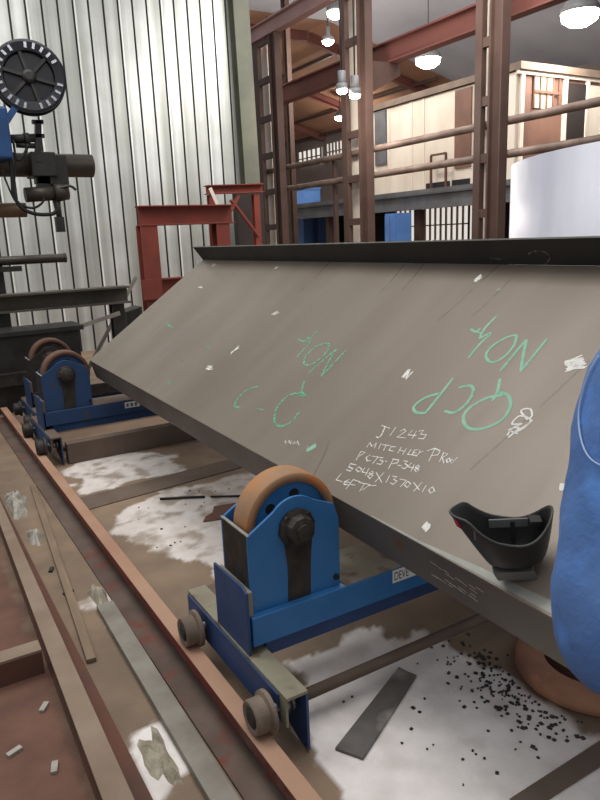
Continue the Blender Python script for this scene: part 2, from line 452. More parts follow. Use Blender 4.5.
def column(main, thin, white, label, xc=XC, top=None):
    top = top or GZ
    y0, y1 = seen_box(main[0], main[1], xc, .08)
    t = thing('lattice_column', label, 'column', (xc, (y0 + y1) / 2, 0), 'columns of the workshop bay')
    b = MB(); b.ibeam((xc, (y0 + y1) / 2, .03), (xc, (y0 + y1) / 2, top), .16, y1 - y0, .03, up=(0, 1, 0)); b.build('main_post', M['column'], t)
    if thin:
        ta, tb = seen_box(thin[0], thin[1], xc, .05)
        b = MB(); b.box((xc - .05, ta, .03), (xc + .05, tb, top)); b.build('side_post', M['column'], t)
        for k in range(7):
            z = 1.0 + .8 * k
            b = MB(); b.box((xc - .04, y1 + .001, z), (xc + .04, ta - .001, z + .13)); b.build('batten', M['column'], t)
        b = MB(); b.box((xc - .25, y0 - .1, 0), (xc + .25, tb + .1, .0295)); b.build('base_plate', M['column'], t)
    if white:
        wa, wb = AX(white[1], 225, xc + .26).y, AX(white[0], 225, xc + .26).y
        b = MB(); b.box((xc + .24, wa, 0), (xc + .28, wb, top)); b.build('white_conduit', M['whitepaint'], t)
    return t


column((360, 375), (344, 353), (353.5, 360.5), 'red-brown lattice column left of the cream cabin, middle of the three in a row')
column((485, 505), (472, 483), (482.5, 485.5), 'widest red-brown lattice column, standing in front of the cream cabin')
column((276, 288.5), (261, 269.5), (270, 276), 'red-brown lattice column nearest the corrugated wall, with a narrow post on its left')
column((290, 298), None, None, 'slim far column seen just right of the column nearest the corrugated wall', 12.0, 9.55)

a = AX(270, 27, XC)
b = MB(); b.ibeam((XC, 4, a.z), (XC, 40, a.z), .2, .32, .03)
tag(b.build('crane_girder', M['girderpale']), 'pale pink steel girder running over the column tops', 'girder')
a = AX(400, 49, 8.7)
b = MB(); b.ibeam((8.7, 4, a.z), (8.7, 40, a.z), .22, .38, .03)
tag(b.build('crane_girder', M['girder']), 'maroon crane girder on brackets below the grey roof', 'girder')
a2 = AX(381, 78, 8.4)
b = MB(); b.prism([V((8.16, a2.y, a.z - .195)), V((8.86, a2.y, a.z - .195)), V((8.86, a2.y, a.z - .4)), V((8.16, a2.y, a.z - .75))], (0, .3, 0))
tag(b.build('girder_bracket', M['column']), 'dark haunch bracket on the middle column under the maroon girder', 'bracket')

# walkway hand rails between the columns
za = AX(375, 149, XC + .15).z; zb = AX(375, 175, XC + .15).z
t = thing('guard_rail', 'two-pipe dusty guard rail fixed along the three columns', 'railing', (XC + .15, 12, zb))
for z, nm in ((za, 'top_pipe'), (zb, 'lower_pipe')):
    b = MB(); b.cyl((XC + .15, 4.6, z), (XC + .15, 21, z), .06, 12); b.build(nm, M['rail'], t)
for px in (330, 425, 560, 600):
    y = AX(px, 160, XC + .15).y
    if px != 330: continue
    b = MB(); b.box((XC + .22, y - .04, 0), (XC + .3, y + .04, za + .06)); b.build('post', M['column'], t)

# ------------------------------------------------------------------ mezzanine and cabin
XM = 13.0
zc = AX(420, 190, XM).z; yc0 = AX(519, 100, XM).y; yc1 = AX(374, 150, XM).y; zr = AX(519, 67, XM).z
t = thing('mezzanine_deck', 'grey steel mezzanine deck carrying the cream cabin', 'platform', (XM + 1.5, 15, 0))
b = MB(); b.box((XM - .35, 10.2, zc - .12), (XM + 4, 25, zc - .02)); b.build('deck', M['grey'], t)
b = MB(); b.ibeam((XM - .3, 10.2, zc - .33), (XM - .3, 25, zc - .33), .2, .4, .03); b.build('edge_beam', M['grey'], t)
for y in (10.6, 15, 19.5, 24.6):
    b = MB(); b.box((XM - .25, y - .1, 0), (XM - .05, y + .1, zc - .53)); b.build('post', M['column'], t)
    b = MB(); b.box((XM + 3.6, y - .1, 0), (XM + 3.8, y + .1, zc - .12)); b.build('post', M['column'], t)

t = thing('site_cabin', 'cream panelled cabin with brown glazed end on the mezzanine', 'cabin', (XM + 1.5, (yc0 + yc1) / 2, zc))
b = MB(); b.box((XM, yc0 + .1, zc), (XM + 3.2, yc1, zr - .08)); b.build('wall_panel', M['cabin'], t)
b = MB(); b.box((XM - .08, yc0 - .1, zr - .06), (XM + 3.4, yc1 + .1, zr + .1)); b.build('roof', mat('cabin_roof', (120, 104, 92), (104, 90, 80), .7, 0, 2), t)
for px in (389, 412, 424):
    y = AX(px, 150, XM).y
    b = MB(); b.box((XM - .03, y - .03, zc), (XM - .002, y + .03, zr - .1)); b.build('panel_joint', M['whitepaint'], t)
# brown door on the long side, grey door at the far end
ya = AX(472, 130, XM).y; yb = AX(456, 130, XM).y
b = MB(); b.box((XM - .05, ya, AX(460, 168, XM).z), (XM - .002, yb, AX(460, 90, XM).z)); b.build('door', M['cabinbrown'], t)
ya = AX(387, 130, XM).y; yb = AX(376, 130, XM).y
b = MB(); b.box((XM - .05, ya, AX(380, 165, XM).z), (XM - .002, yb, AX(380, 112, XM).z)); b.build('window_panel', M['grey'], t)
for px0, px1 in ((427, 450), (453, 470)):
    ya = AX(px1, 185, XM).y; yb = AX(px0, 185, XM).y
    b = MB(); b.box((XM - .04, ya, AX(440, 188, XM).z), (XM - .002, yb, AX(440, 182, XM).z)); b.build('vent_slot', M['ink'], t)
# end face: brown boards, window, posts
ye = yc0 + .1
exx = lambda px: AY(px, 100, ye).x
zt = zr - .12
b = MB(); b.box((exx(520), ye - .05, zc), (XM + 3.2, ye - .002, zt)); b.build('end_panel', M['cabinbrown'], t)
b = MB(); b.box((XM - .06, ye - .12, zt - .02), (XM + 3.3, ye - .052, zt + .1)); b.build('fascia', M['whitepaint'], t)
for px in (519, 562, 584, 600):
    b = MB(); b.box((exx(px) - .05, ye - .12, zc), (exx(px) + .05, ye - .052, zt - .022)); b.build('corner_post', M['whitepaint'], t)
b = MB(); b.box((exx(564), ye - .09, zc + .1), (exx(583), ye - .052, zt - .1)); b.build('door', M['dark'], t)
b = MB(); b.box((exx(586), ye - .09, zc + .1), (exx(598), ye - .052, zt - .1)); b.build('curtain', M['cabin'], t)
z0 = AY(540, 109, ye).z; z1 = AY(540, 76, ye).z
b = MB(); b.box((exx(531), ye - .07, z0), (exx(550), ye - .052, z1)); o = b.build('window', mat('lit_cabin_window', (224, 210, 184), (200, 184, 160), .4, 0, 3), t)
b = MB()
for f in (0, .25, .5, .75, 1):
    x = exx(531) + (exx(556) - exx(531)) * f; b.box((x - .02, ye - .10, z0), (x + .02, ye - .072, z1))
b.box((exx(531), ye - .11, (z0 + z1) / 2 - .03), (exx(556), ye - .101, (z0 + z1) / 2 + .03)); b.build('glazing_bar', M['cabinbrown'], o)
# items beside the cabin
y = AX(437, 170, XM - .15).y
b = MB(); p = AX(431, 179, XM - .15); q = AX(446, 153, XM - .15)
for aa, cc in ((p, V((p.x, p.y, q.z))), (V((q.x, q.y, p.z)), q), (V((p.x, p.y, q.z)), q), (V((p.x, p.y, (p.z + q.z) / 2)), V((q.x, q.y, (p.z + q.z) / 2)))):
    b.bar(aa, cc, .05, .05, up=(1, 0, 0))
b.bar(p, V((p.x, p.y, zc - .02)), .05, .05, up=(1, 0, 0)); b.bar(V((q.x, q.y, p.z)), V((q.x, q.y, zc - .02)), .05, .05, up=(1, 0, 0))
tag(b.build('ladder_frame', M['rustbrown']), 'small rust-brown frame standing before the cream cabin wall', 'frame')

# under the mezzanine
a = AX(397, 235, 16.4); c = AX(470, 204, 16.4)
b = MB(); b.box((16.5, 9, 0), (16.6, 25, zc - .15)); struct(b.build('wall_store', M['dark']))
b = MB(); b.box((16.4, c.y, 0.6), (16.49, a.y, c.z)); o = struct(b.build('window_3', M['day']))
b = MB(); n = 14
for i in range(n + 1):
    y = c.y + (a.y - c.y) * i / n; b.box((16.33, y - .022, .6), (16.395, y + .022, c.z))
for i in range(4):
    z = .6 + (c.z - .6) * i / 3; b.box((16.31, c.y, z - .02), (16.328, a.y, z + .02))
b.build('window_frame', M['cabinbrown'], o)
a = AX(385, 225, 12); c = AX(397, 213, 12)
b = MB(); b.box((12, c.y, 0), (12.5, a.y, c.z)); b.box((11.96, c.y + .04, .1), (11.999, (a.y + c.y) / 2 - .02, c.z - .06)); b.box((11.96, (a.y + c.y) / 2 + .02, .1), (11.999, a.y - .04, c.z - .06))
tag(b.build('locker', M['bluecab']), 'bright blue locker before the mezzanine right of the middle column', 'locker')
a = AX(303, 240, 15.0)
for px0, px1, top, lab in ((303, 312, 212, 'pale blue locker seen far back, left of its darker neighbour'), (318, 336, 214, 'deep blue locker seen far back between the two left columns')):
    yy = 23.9; p = AY(px0, top, yy); q = AY(px1, top, yy)
    b = MB(); b.box((p.x, yy, 0), (q.x, yy + .8, p.z)); b.box((p.x + .06, yy - .03, .15), (q.x - .06, yy - .001, p.z - .1))
    tag(b.build('locker', M['bluecab']), lab, 'locker')
p = AY(305, 198, 25.2); q = AY(320, 189, 25.2)
b = MB(); b.box((p.x, 25.2, zc - .02), (q.x, 25.9, q.z)); b.box((p.x - .03, 25.17, q.z), (q.x + .03, 25.93, q.z + .06))
t2 = tag(b.build('storage_crate', M['bluecab']), 'blue crate high on the far end of a grey deck', 'crate')
t = thing('far_platform', 'long low grey deck seen between the two left columns', 'platform', (14.2, 26, 0))
p = AY(296, 206, 25); q = AY(352, 200, 25)
b = MB(); b.box((p.x, 25.02, zc - .4), (q.x, 27.5, zc - .03)); b.build('deck', M['grey'], t)
for x in (p.x + .1, (p.x + q.x) / 2, q.x - .1):
    b = MB(); b.box((x - .08, 25.1, 0), (x + .08, 25.26, zc - .4)); b.build('post', M['column'], t)

# ------------------------------------------------------------------ high bay lamps
for px, py, dist, rad, lab in ((580, 13, 15, .42, 'largest and brightest high-bay lamp, top right under the grey roof'), (428, 59, 19, .36, 'high-bay lamp above the cream cabin, right of the middle column'),
                          (336, 12, 17, .24, 'highest of the lamps left of the middle column'), (328, 41, 20, .18, 'second highest lamp left of the middle column'),
                          (342, 90, 11.6, .1, 'lamp left of its close twin, level with each other in front of the middle column'), (355, 95, 11.6, .1, 'lamp right of its close twin, glowing on the middle column'),
                          (340, 117, 34, .28, 'dim hanging lamp just above the far lit windows'), (271, 109, 26, .2, 'small lamp showing through the column nearest the corrugated wall')):
    p = AD(px, py, dist)
    t = thing('high_bay_lamp', lab, 'lamp', p, 'high-bay lamps hanging from the workshop roof')
    b = MB(); b.lathe(p, (0, 0, 1), [(rad, 0), (rad * .98, .1), (rad * .55, rad * .8), (.07, rad * 1.0), (.07, rad * 1.0 + .2)], 20); b.build('reflector', M['grey'], t)
    b = MB(); b.lathe(p, (0, 0, -1), [(rad * .97, 0), (rad * .9, rad * .35), (rad * .5, rad * .6)], 20); b.build('bulb', M['lamp'], t)
    b = MB(); b.cyl(p + V((0, 0, rad + .2)), (p.x, p.y, max(p.z + rad + .3, 9.6)), .015, 6); b.build('hanger', M['darksteel'], t)
    l = bpy.data.lights.new('lamp_light', 'POINT'); l.energy = 420 if rad > .15 else 60; l.shadow_soft_size = rad; l.color = (1, .93, .84)
    lo = bpy.data.objects.new('lamp_light', l); C.objects.link(lo); lo.parent = t; lo.location = (0, 0, -rad * 1.2 - .08)

# ------------------------------------------------------------------ tank
TC = V((4.99, 1.86, 0)); TR = 2.0; TH = 2.03
t = thing('rolled_tank_shell', 'large pale silver rolled cylinder behind the plate at right', 'tank', TC)
b = MB(); b.lathe(TC, (0, 0, 1), [(TR - .012, .0), (TR, 0), (TR, TH), (TR - .012, TH), (TR - .012, 0)], 96, cap=False)
for f in b.bm.faces: f.smooth = abs(f.normal.z) < .5
b.build('shell', M['tank'], t)
b = MB(); a = math.radians(196); b.bar(TC + V((math.cos(a), math.sin(a), 0)) * (TR + .003), TC + V((math.cos(a), math.sin(a), 0)) * (TR + .003) + V((0, 0, TH - .02)), .02, .008, up=(math.cos(a), math.sin(a), 0)); b.build('weld_seam', M['bright'], t)

# ------------------------------------------------------------------ red frames by the wall
YP = 8.6
p = AY(137, 206, YP); q = AY(231, 206, YP); zt = p.z; zb = AY(145, 226, YP).z
t = thing('red_trestle', 'red oxide portal trestle of steel channel before the corrugated wall', 'trestle', ((p.x + q.x) / 2, YP, 0))
b = MB(); b.ibeam((p.x, YP, (zt + zb) / 2), (q.x, YP, (zt + zb) / 2), .2, zt - zb, .018); b.build('top_beam', M['redframe'], t, .003)
lx0 = AY(140, 250, YP).x; lx1 = AY(157, 250, YP).x
b = MB(); b.ibeam(((lx0 + lx1) / 2, YP, 0), ((lx0 + lx1) / 2, YP, zb), lx1 - lx0, .18, .016, up=(0, 1, 0)); b.build('leg', M['redframe'], t)
rx0 = AY(214, 230, YP).x; rx1 = AY(227, 230, YP).x
b = MB(); b.ibeam(((rx0 + rx1) / 2, YP, 0), ((rx0 + rx1) / 2, YP, zb), rx1 - rx0, .18, .016, up=(0, 1, 0)); b.build('leg', M['redframe'], t)
zz = AY(150, 279, YP).z; z2 = AY(150, 299, YP).z
b = MB(); b.box((lx0 - .05, YP - .13, z2), (lx1 - .02, YP - .1, zz)); b.build('gusset_plate', M['redframe'], t)
b = MB(); b.ibeam((lx1, YP, (zz + z2) / 2), (rx0, YP, (zz + z2) / 2), .16, zz - z2, .016); b.build('lower_beam', M['redframe'], t)

YQ = 9.8
p = AY(206, 190, YQ); q = AY(262, 188, YQ)
t = thing('braced_frame', 'darker red frame with diagonal braces beside the wall end column', 'frame', ((p.x + q.x) / 2, YQ, 0))
b = MB(); b.ibeam((p.x, YQ, p.z), (q.x, YQ, q.z), .16, .13, .014); b.build('top_beam', M['redframe'], t)
for px in (212, 256):
    x = AY(px, 210, YQ).x; b = MB(); b.ibeam((x, YQ, 0), (x, YQ, p.z - .07), .1, .1, .012, up=(0, 1, 0)); b.build('leg', M['redframe'], t)
for (xa, ya, xb, yb) in ((231, 200, 258, 236), (218, 236, 238, 196)):
    b = MB(); b.bar(AY(xa, ya, YQ - .07), AY(xb, yb, YQ - .07), .03, .09, up=(0, 1, 0)); b.build('brace', M['redframe'], t)
b = MB(); b.bar(AY(210, 188, YQ - .2), AY(218, 206, YQ - .2), .05, .02, up=(0, 1, 0)); b.build('pale_strip', M['whitepaint'], t)
b = MB(); p = AY(236, 192, 10.4); q = AY(266, 250, 10.4); b.box((p.x, 10.4, 0), (q.x, 10.55, p.z))  # dark box put where a blackish opening shows behind the frame
tag(b.build('dark_opening', M['dark']), 'dark box filling the blackish opening behind the braced red frame', 'opening')

# ------------------------------------------------------------------ welding boom, top left
YB = 6.6
p165 = AY(92, 166, YB)
mx = -.75
t = thing('welding_boom', 'welding manipulator boom with wire reel before the corrugated wall', 'welding machine', (mx, YB, 0))
b = MB(); b.box((mx - .35, YB - .35, 0), (mx + .35, YB + .35, .08)); b.build('base_plate', M['darksteel'], t, .01)
b = MB(); b.box((mx - .13, YB - .13, .08), (mx + .13, YB + .13, 3.4)); b.build('mast', M['bluebox'], t, .01)
zc1 = p165.z
b = MB(); b.cyl((mx + .13, YB, zc1), (p165.x, YB, zc1), .1, 24); b.cyl((p165.x - .02, YB, zc1), (p165.x + .006, YB, zc1), .085, 24); b.build('boom_pipe', M['pipe'], t)
q = AY(26, 210, YB); b = MB(); b.cyl((mx + .13, YB, q.z), (q.x, YB, q.z), .062, 20); b.build('lower_pipe', M['pipebrown'], t)
# blue feeder
p = AY(-24, 158, YB - .3); q = AY(7, 106, YB - .3)
b = MB(); b.box((p.x, YB - .3, p.z), (q.x, YB - .1, q.z)); b.build('wire_feeder', M['bluebox'], t, .02)
b = MB(); b.bar(AY(6, 122, YB - .2), AY(20, 100, YB - .2), .05, .07, up=(0, 1, 0)); b.build('reel_arm', M['bluebox'], t)
rc = AY(29, 78, YB - .18); rr = .292
ax = V((-.12, -1, .1)).normalized()
b = MB(); b.lathe(rc, ax, [(.03, -.06), (rr, -.06), (rr, -.045), (rr * .72, -.04), (rr * .72, .03), (rr, .035), (rr, .05), (rr * .93, .056), (rr * .7, .05), (rr * .66, .02), (.03, .02)], 48, smooth=False); ro = b.build('wire_reel', M['reel'], t)
e = ax.orthogonal().normalized(); g = ax.cross(e)
b = MB()
for i in range(6):
    a = 2 * math.pi * i / 6; dd = e * math.cos(a) + g * math.sin(a)
    b.bar(rc + ax * .035 + dd * .03, rc + ax * .035 + dd * rr * .7, .025, .02, up=ax)
b.lathe(rc, ax, [(.055, .01), (.055, .06), (.03, .07)], 16); b.build('spokes', M['darksteel'], ro)
for i in range(24):
    a = 2 * math.pi * i / 24; dd = e * math.cos(a) + g * math.sin(a); tt = ax.cross(dd)
    if i % 24 in (3, 9, 10, 16): continue
    b = MB(); b.obox(rc + ax * .057 + dd * rr * .83, dd, tt, ax, rr * .16, rr * .07, .008); b.build('rim_slot', M['wire'], ro)
# welding head hanging from the boom end
def by(px, py, dy=0): return AY(px, py, YB - dy)
b = MB(); p, q = by(38, 162, .14), by(38, 121, .14); b.bar(p, q, .05, .05, up=(0, 1, 0)); b.bar(by(32, 122, .14), by(43, 122, .14), .05, .03); b.bar(by(33, 136, .14), by(44, 136, .14), .05, .03); b.build('slide_post', M['darksteel'], t)
b = MB(); b.cyl(by(8, 139, .14), by(34, 138, .14), .035, 12); b.cyl(by(16, 145, .14), by(36, 146, .14), .022, 12); b.cyl(by(24, 139, .14), by(29, 138.8, .14), .05, 12); b.build('cross_slide', M['darksteel'], t)
b = MB(); b.box(by(33, 176, .16) , by(48, 156, -.14)); b.box(by(51, 186, .13), by(60, 158, -.12)); b.build('clamp', M['darksteel'], t, .008)
b = MB(); b.bar(by(44, 176, .06), by(44, 192, .06), .12, .1, up=(0, 1, 0)); b.bar(by(35, 180, .06), by(58, 181, .06), .1, .06); b.build('head_bracket', M['darksteel'], t)
b = MB(); b.cyl(by(25, 195, .14), by(57, 193, .14), .062, 18); b.cyl(by(54, 193, .14), by(68, 192, .14), .08, 18, .065); b.tube(smooth_line([by(60, 188, .2), by(70, 186, .2), by(76, 190, .2)]), .012); b.build('drive_motor', M['pipe'], t)
b = MB(); b.cyl(by(56, 198, .14), by(60, 220, .14), .035, 14, .022); b.box(by(57.5, 232, .17), by(62.5, 217, .11)); b.build('nozzle', M['darksteel'], t)
for pts, r_ in (([(9, 150), (12, 175), (14, 195), (22, 208), (36, 214), (52, 214), (57, 210)], .016), ([(13, 140), (16, 165), (13, 190), (20, 204), (33, 208), (42, 203), (44, 197)], .01), ([(2, 170), (8, 186), (16, 202), (28, 212)], .008), ([(28, 144), (24, 155), (18, 160), (14, 152)], .012)):
    b = MB(); b.tube(smooth_line([by(x, y, .24) for x, y in pts]), r_); b.build('cable', M['ink'], t)

# shelves of stock along the wall at left
def xbar(px0, px1, py, y, r_, m, name, lab, cat):
    p = AY(px0, py, y); q = AY(px1, py, y); b = MB(); b.cyl((p.x, y, q.z), (q.x, y, q.z), r_, 18)
    return tag(b.build(name, m), lab, cat)
# rack carrying the stock
YS = 8.2
xr = AY(-6, 300, YS).x
t = thing('stock_rack', 'dark steel rack post with arms at the left edge', 'rack', (xr, YS, 0))
b = MB(); b.box((xr - .1, YS - .12, 0), (xr + .12, YS + .12, 1.72)); b.build('post', M['darksteel'], t)
zs = AY(65, 258, YS).z - .052
for z in (zs, ):
    b = MB(); b.box((xr - .1, YS - .2, z - .06), (xr + .3, YS - .121, z - .004)); b.build('arm', M['darksteel'], t)
p = AY(-30, 258, YS - .16); q = AY(65, 258, YS - .16); zs = q.z + .002
b = MB(); b.cyl((p.x, YS - .16, zs), (q.x, YS - .16, zs), .048, 18); b.ring((q.x - .01, YS - .16, zs), (q.x + .012, YS - .16, zs), .052, .03, 18)
tag(b.build('steel_tube', M['pipe']), 'thin dark shiny tube on the rack below the welding head', 'tube')
zt = AY(60, 289, YS).z; zb = AY(60, 306, YS).z; q = AY(121, 297, YS)
b = MB(); b.ibeam((AY(-40, 297, YS).x, YS - .26, (zt + zb) / 2), (q.x, YS - .26, (zt + zb) / 2), .25, zt - zb, .02)
tag(b.build('long_beam', mat('olive_dust_beam', (92, 86, 76), (70, 66, 60), .7, .1, 3)), 'long dusty olive-grey beam lying level across the wall foot', 'beam')
for px in (3, 118):
    x = AY(px, 320, YS - .26).x; b = MB(); b.ibeam((x, YS - .26, 0), (x, YS - .26, zb - .002), .14, .14, .015, up=(0, 1, 0))
    tag(b.build('support_post', M['darksteel']), 'short dark post under the %s of the long olive-grey beam' % ('left end' if px < 50 else 'right end'), 'post')
YD = 7.35
zt = AY(40, 329, YD).z; xr_ = AY(84, 329, YD).x
t = thing('machine_bed', 'low dark machine bed along the wall behind the roller stands', 'machine bed', (xr_ - 1.1, YD, 0))
b = MB(); b.box((xr_ - 2.2, YD, zt - .05), (xr_, YD + .5, zt)); b.build('top_plate', M['darksteel'], t, .005)
b = MB(); b.box((xr_ - 2.2, YD + .04, .0), (xr_ - .05, YD + .46, zt - .0505)); b.build('body', M['darksteel'], t)
b = MB(); b.box((xr_ - 2.2, YD - .06, zt * .35), (xr_ - .1, YD + .039, zt * .5)); b.build('rib', M['grease'], t)
for xa, ya, xb, yb, yy, lab in ((123, 302, 136, 277, 8.45, 'upright thin pale strip leaning beside the red trestle leg'), (80, 326.5, 120, 313, 7.6, 'pale flat strip slanting over the dark machine bed end')):
    p = AY(xa, ya, yy); q = AY(xb, yb, yy); d = (q - p); pf = p - d * (p.z / d.z)
    if xa == 80: pf = p
    b = MB(); b.bar(pf, q, .045, .012, up=(0, 1, 0)); tag(b.build('steel_strip', M['greybar']), lab, 'strip')
b = MB(); p = AY(88, 336, 7.85); q = AY(133, 300, 7.85)
q = AY(139, 306, 8.15); p = AY(126, 330, 8.15); b.prism([V((p.x, 8.05, 0)), V((q.x, 8.05, 0)), V((q.x, 8.05, q.z)), V((p.x, 8.05, q.z - .05))], (0, .3, 0))
tag(b.build('scrap_bin', M['darksteel']), 'dark scrap bin between the machine bed and the red trestle', 'bin')

# ------------------------------------------------------------------ flanged plate
KF = .958 * 5.9297
A1 = AY(89, 360, KF); B1 = AY(203, 260, KF); T1 = AY(193, 247.5, KF)
LEN = 5.05
A0 = AX(555, 619, 1.30); B0 = AX(600, 266, B1.x + .005); T0 = AX(600, 235, T1.x)
def ext(p1, p0, y): return p1 + (p0 - p1) * ((p1.y - y) / (p1.y - p0.y))
YN = KF - LEN
NRM = (A0 - A1).cross(B1 - A1); NRM = NRM if NRM.z > 0 else -NRM; NRM.normalize()
_d = ray(600, 266); B0 = CAM + _d * ((A1 - CAM).dot(NRM) / _d.dot(NRM))
T0 = B0 + (T1 - B1)
A0, B0 = ext(A1, A0, YN), ext(B1, B0, YN); T0 = B0 + (T1 - B1)
TUP = (B1 - A1).normalized()
TH_ = .012
pl = thing('flanged_steel_plate', 'long tilted grey steel plate with turned edges resting on blue rollers', 'steel plate', (A1.x, (A1.y + A0.y) / 2, 0))


def slab(a, b_, c, d_, n, th):
    mb = MB(); q = [a, b_, c, d_]; vs = q + [p - n * th for p in q]
    mb.faces(vs, [(0, 1, 2, 3), (7, 6, 5, 4), (0, 4, 5, 1), (1, 5, 6, 2), (2, 6, 7, 3), (3, 7, 4, 0)]); return mb


slab(A1, A0, B0, B1, NRM, TH_).build('plate_sheet', M['plate'], pl)
fd = V((.25, 0, -.97)) * .145
fn = (A0 - A1).cross(fd).normalized(); fn = fn if fn.x < 0 else -fn
o1 = V((0, 0, -.0005))
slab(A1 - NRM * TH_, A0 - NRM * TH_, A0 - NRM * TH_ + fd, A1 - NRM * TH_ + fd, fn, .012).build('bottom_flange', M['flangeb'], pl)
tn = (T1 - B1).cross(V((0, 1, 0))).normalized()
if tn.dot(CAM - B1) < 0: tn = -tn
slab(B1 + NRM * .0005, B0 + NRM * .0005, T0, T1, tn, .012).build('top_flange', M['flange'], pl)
ex = V((-1, 0, .25)).normalized()
b = MB(); b.bar(T1 + V((.006, 0, .0035)), T0 + V((.006, 0, .0035)), .018, .006); b.build('flange_edge', M['bright'], pl)


def onp(px, py, lift=.0008):
    d = ray(px, py); k = (A1 - CAM).dot(NRM) / d.dot(NRM); return CAM + d * k + NRM * lift


def ribbon(mb, pix, wd, lift=.0008, proj=onp, nrm=None, sm=True):
    nrm = nrm or NRM
    pts = [proj(x, y, lift) for x, y in pix]
    if sm: pts = smooth_line(pts)
    vs = []
    for k, p in enumerate(pts):
        t = (pts[min(k + 1, len(pts) - 1)] - pts[max(k - 1, 0)])
        if t.length < 1e-7: t = V((0, 1, 0))
        s = nrm.cross(t.normalized()) * (wd / 2)
        if k in (0, len(pts) - 1): s = s * .6
        vs += [p + s, p - s]
    mb.faces(vs, [(2 * i, 2 * i + 2, 2 * i + 3, 2 * i + 1) for i in range(len(pts) - 1)])


def lettering(name, strokes, off, sc, wd, m, smooth=True, label=None, lift=.0008):
    mb = MB()
    for k, s_ in enumerate(strokes): ribbon(mb, [(off[0] + x / sc, off[1] + y / sc) for x, y in s_], wd, lift + k * .00002, sm=smooth)
    o = mb.build(name, m, pl)
    if label: o['label'] = label
    return o


# bright ground band along the near lower edge
b = MB(); pts0 = [(372, 515.5), (420, 541), (480, 567), (520, 586), (552, 601)]; pts1 = [(371, 516), (420, 543.5), (480, 575), (520, 597), (556, 616)]
vs = [onp(x, y, .0006) for x, y in pts0] + [onp(x, y, .0006) for x, y in pts1]
b.faces(vs, [(i, i + 1, 6 + i, 5 + i) for i in range(4)]); b.build('ground_edge_band', M['bright'], pl)

off = (390, 310)
lettering('green_lettering', [[(242, 57), (258, 66), (272, 54)], [(258, 66), (276, 70)], [(320, 18), (284, 56), (268, 86)], [(268, 86), (302, 70), (270, 102), (234, 145)],
                              [(380, 75), (345, 85), (302, 113), (288, 140), (308, 158), (348, 136), (374, 102), (380, 75)],
                              [(332, 182), (370, 136), (410, 88)], [(410, 88), (400, 136), (392, 185)], [(392, 185), (430, 138), (472, 86)], [(328, 184), (345, 172)]], off, 3, .012, M['green'], True, 'bright green upside-down NO4 marking')
lettering('green_lettering', [[(340, 255), (290, 265), (238, 295), (220, 325), (235, 354), (280, 356), (335, 330), (361, 290), (354, 256), (320, 247)], [(330, 205), (323, 245), (306, 273)], [(322, 247), (350, 255)],
                              [(163, 303), (195, 308), (232, 278), (250, 244), (240, 227), (205, 234)], [(190, 204), (150, 255), (106, 310)], [(150, 250), (105, 264), (72, 290), (80, 308), (110, 309)]], off, 3, .013, M['green'], True, 'bright green upside-down QCP marking')
off = (220, 320); s4 = 4.2857
lettering('green_lettering', [[(335, 79), (356, 92), (385, 70)], [(356, 90), (395, 94)], [(425, 40), (396, 70), (374, 90)], [(395, 94), (360, 125), (330, 160)], [(465, 100), (420, 110), (372, 150), (360, 183), (384, 195), (430, 165), (466, 122), (465, 100)],
                              [(380, 228), (440, 175), (500, 125)], [(500, 125), (462, 185), (435, 242)], [(435, 242), (490, 184), (542, 130)]], off, s4, .013, M['greenf'], True, 'faded green upside-down NO4 marking')
lettering('green_lettering', [[(350, 310), (290, 326), (246, 375), (234, 428), (256, 456), (300, 441), (340, 395)], [(362, 262), (350, 300), (345, 320)], [(330, 318), (345, 312), (370, 322)], [(332, 328), (350, 322), (368, 330)],
                              ], off, s4, .014, M['greenf'], True, 'faded green upside-down Q marking')
lettering('green_lettering', [[(165, 285), (112, 303), (72, 343), (64, 370), (86, 376)]], off, s4, .014, M['greenf'], True, 'faded green upside-down C marking')
lettering('green_lettering', [[(155, 380), (190, 386)]], off, s4, .014, M['greenf'], True, 'faint green dash')
lettering('green_lettering', [[(368, 558), (392, 545), (412, 533)], [(372, 562), (395, 551), (412, 540)]], off, s4, .016, M['green'], True, 'green paint dab')
lettering('chalk_note', [[(275, 522), (286, 522)], [(282, 514), (282, 532)], [(292, 530), (296, 516), (304, 532), (308, 518)], [(314, 524), (320, 520), (322, 530), (314, 532), (314, 524)], [(328, 532), (332, 518), (340, 538)]], off, s4, .004, M['chalk'], False)
off = (330, 420); W = .0058
lettering('chalk_note', [[(184, 66), (192, 72), (204, 64), (214, 44), (221, 27)], [(206, 22), (240, 34)], [(264, 28), (240, 64)], [(280, 45), (298, 37), (304, 46), (268, 69), (302, 72)], [(332, 40), (312, 60), (346, 63)], [(346, 45), (328, 76)], [(354, 45), (376, 42), (362, 57), (386, 59), (374, 76), (352, 74)]], off, 4, W, M['chalk'], False, 'chalk line reading J1243')
lettering('chalk_note', [[(147, 110), (160, 90), (167, 106), (186, 92), (178, 113)], [(205, 94), (194, 116)], [(208, 99), (242, 103)], [(225, 101), (214, 123)], [(264, 108), (246, 107), (236, 121), (256, 126)], [(286, 109), (271, 133)], [(306, 114), (291, 139)], [(279, 121), (300, 127)], [(326, 117), (311, 138), (332, 141)],
                         [(354, 119), (338, 121), (329, 140), (346, 143)], [(334, 131), (347, 132)], [(360, 121), (358, 132), (374, 125)], [(358, 132), (344, 147)], [(395, 166), (420, 115)], [(388, 124), (420, 114), (441, 124), (432, 140), (407, 143)], [(438, 168), (456, 130), (472, 138), (450, 151), (456, 174)], [(478, 152), (466, 160), (470, 172), (482, 164), (478, 152)], [(512, 149), (482, 180), (500, 162), (486, 160), (482, 172)]], off, 4, W, M['chalk'], False, 'chalk line reading MITCHLEY PROD')
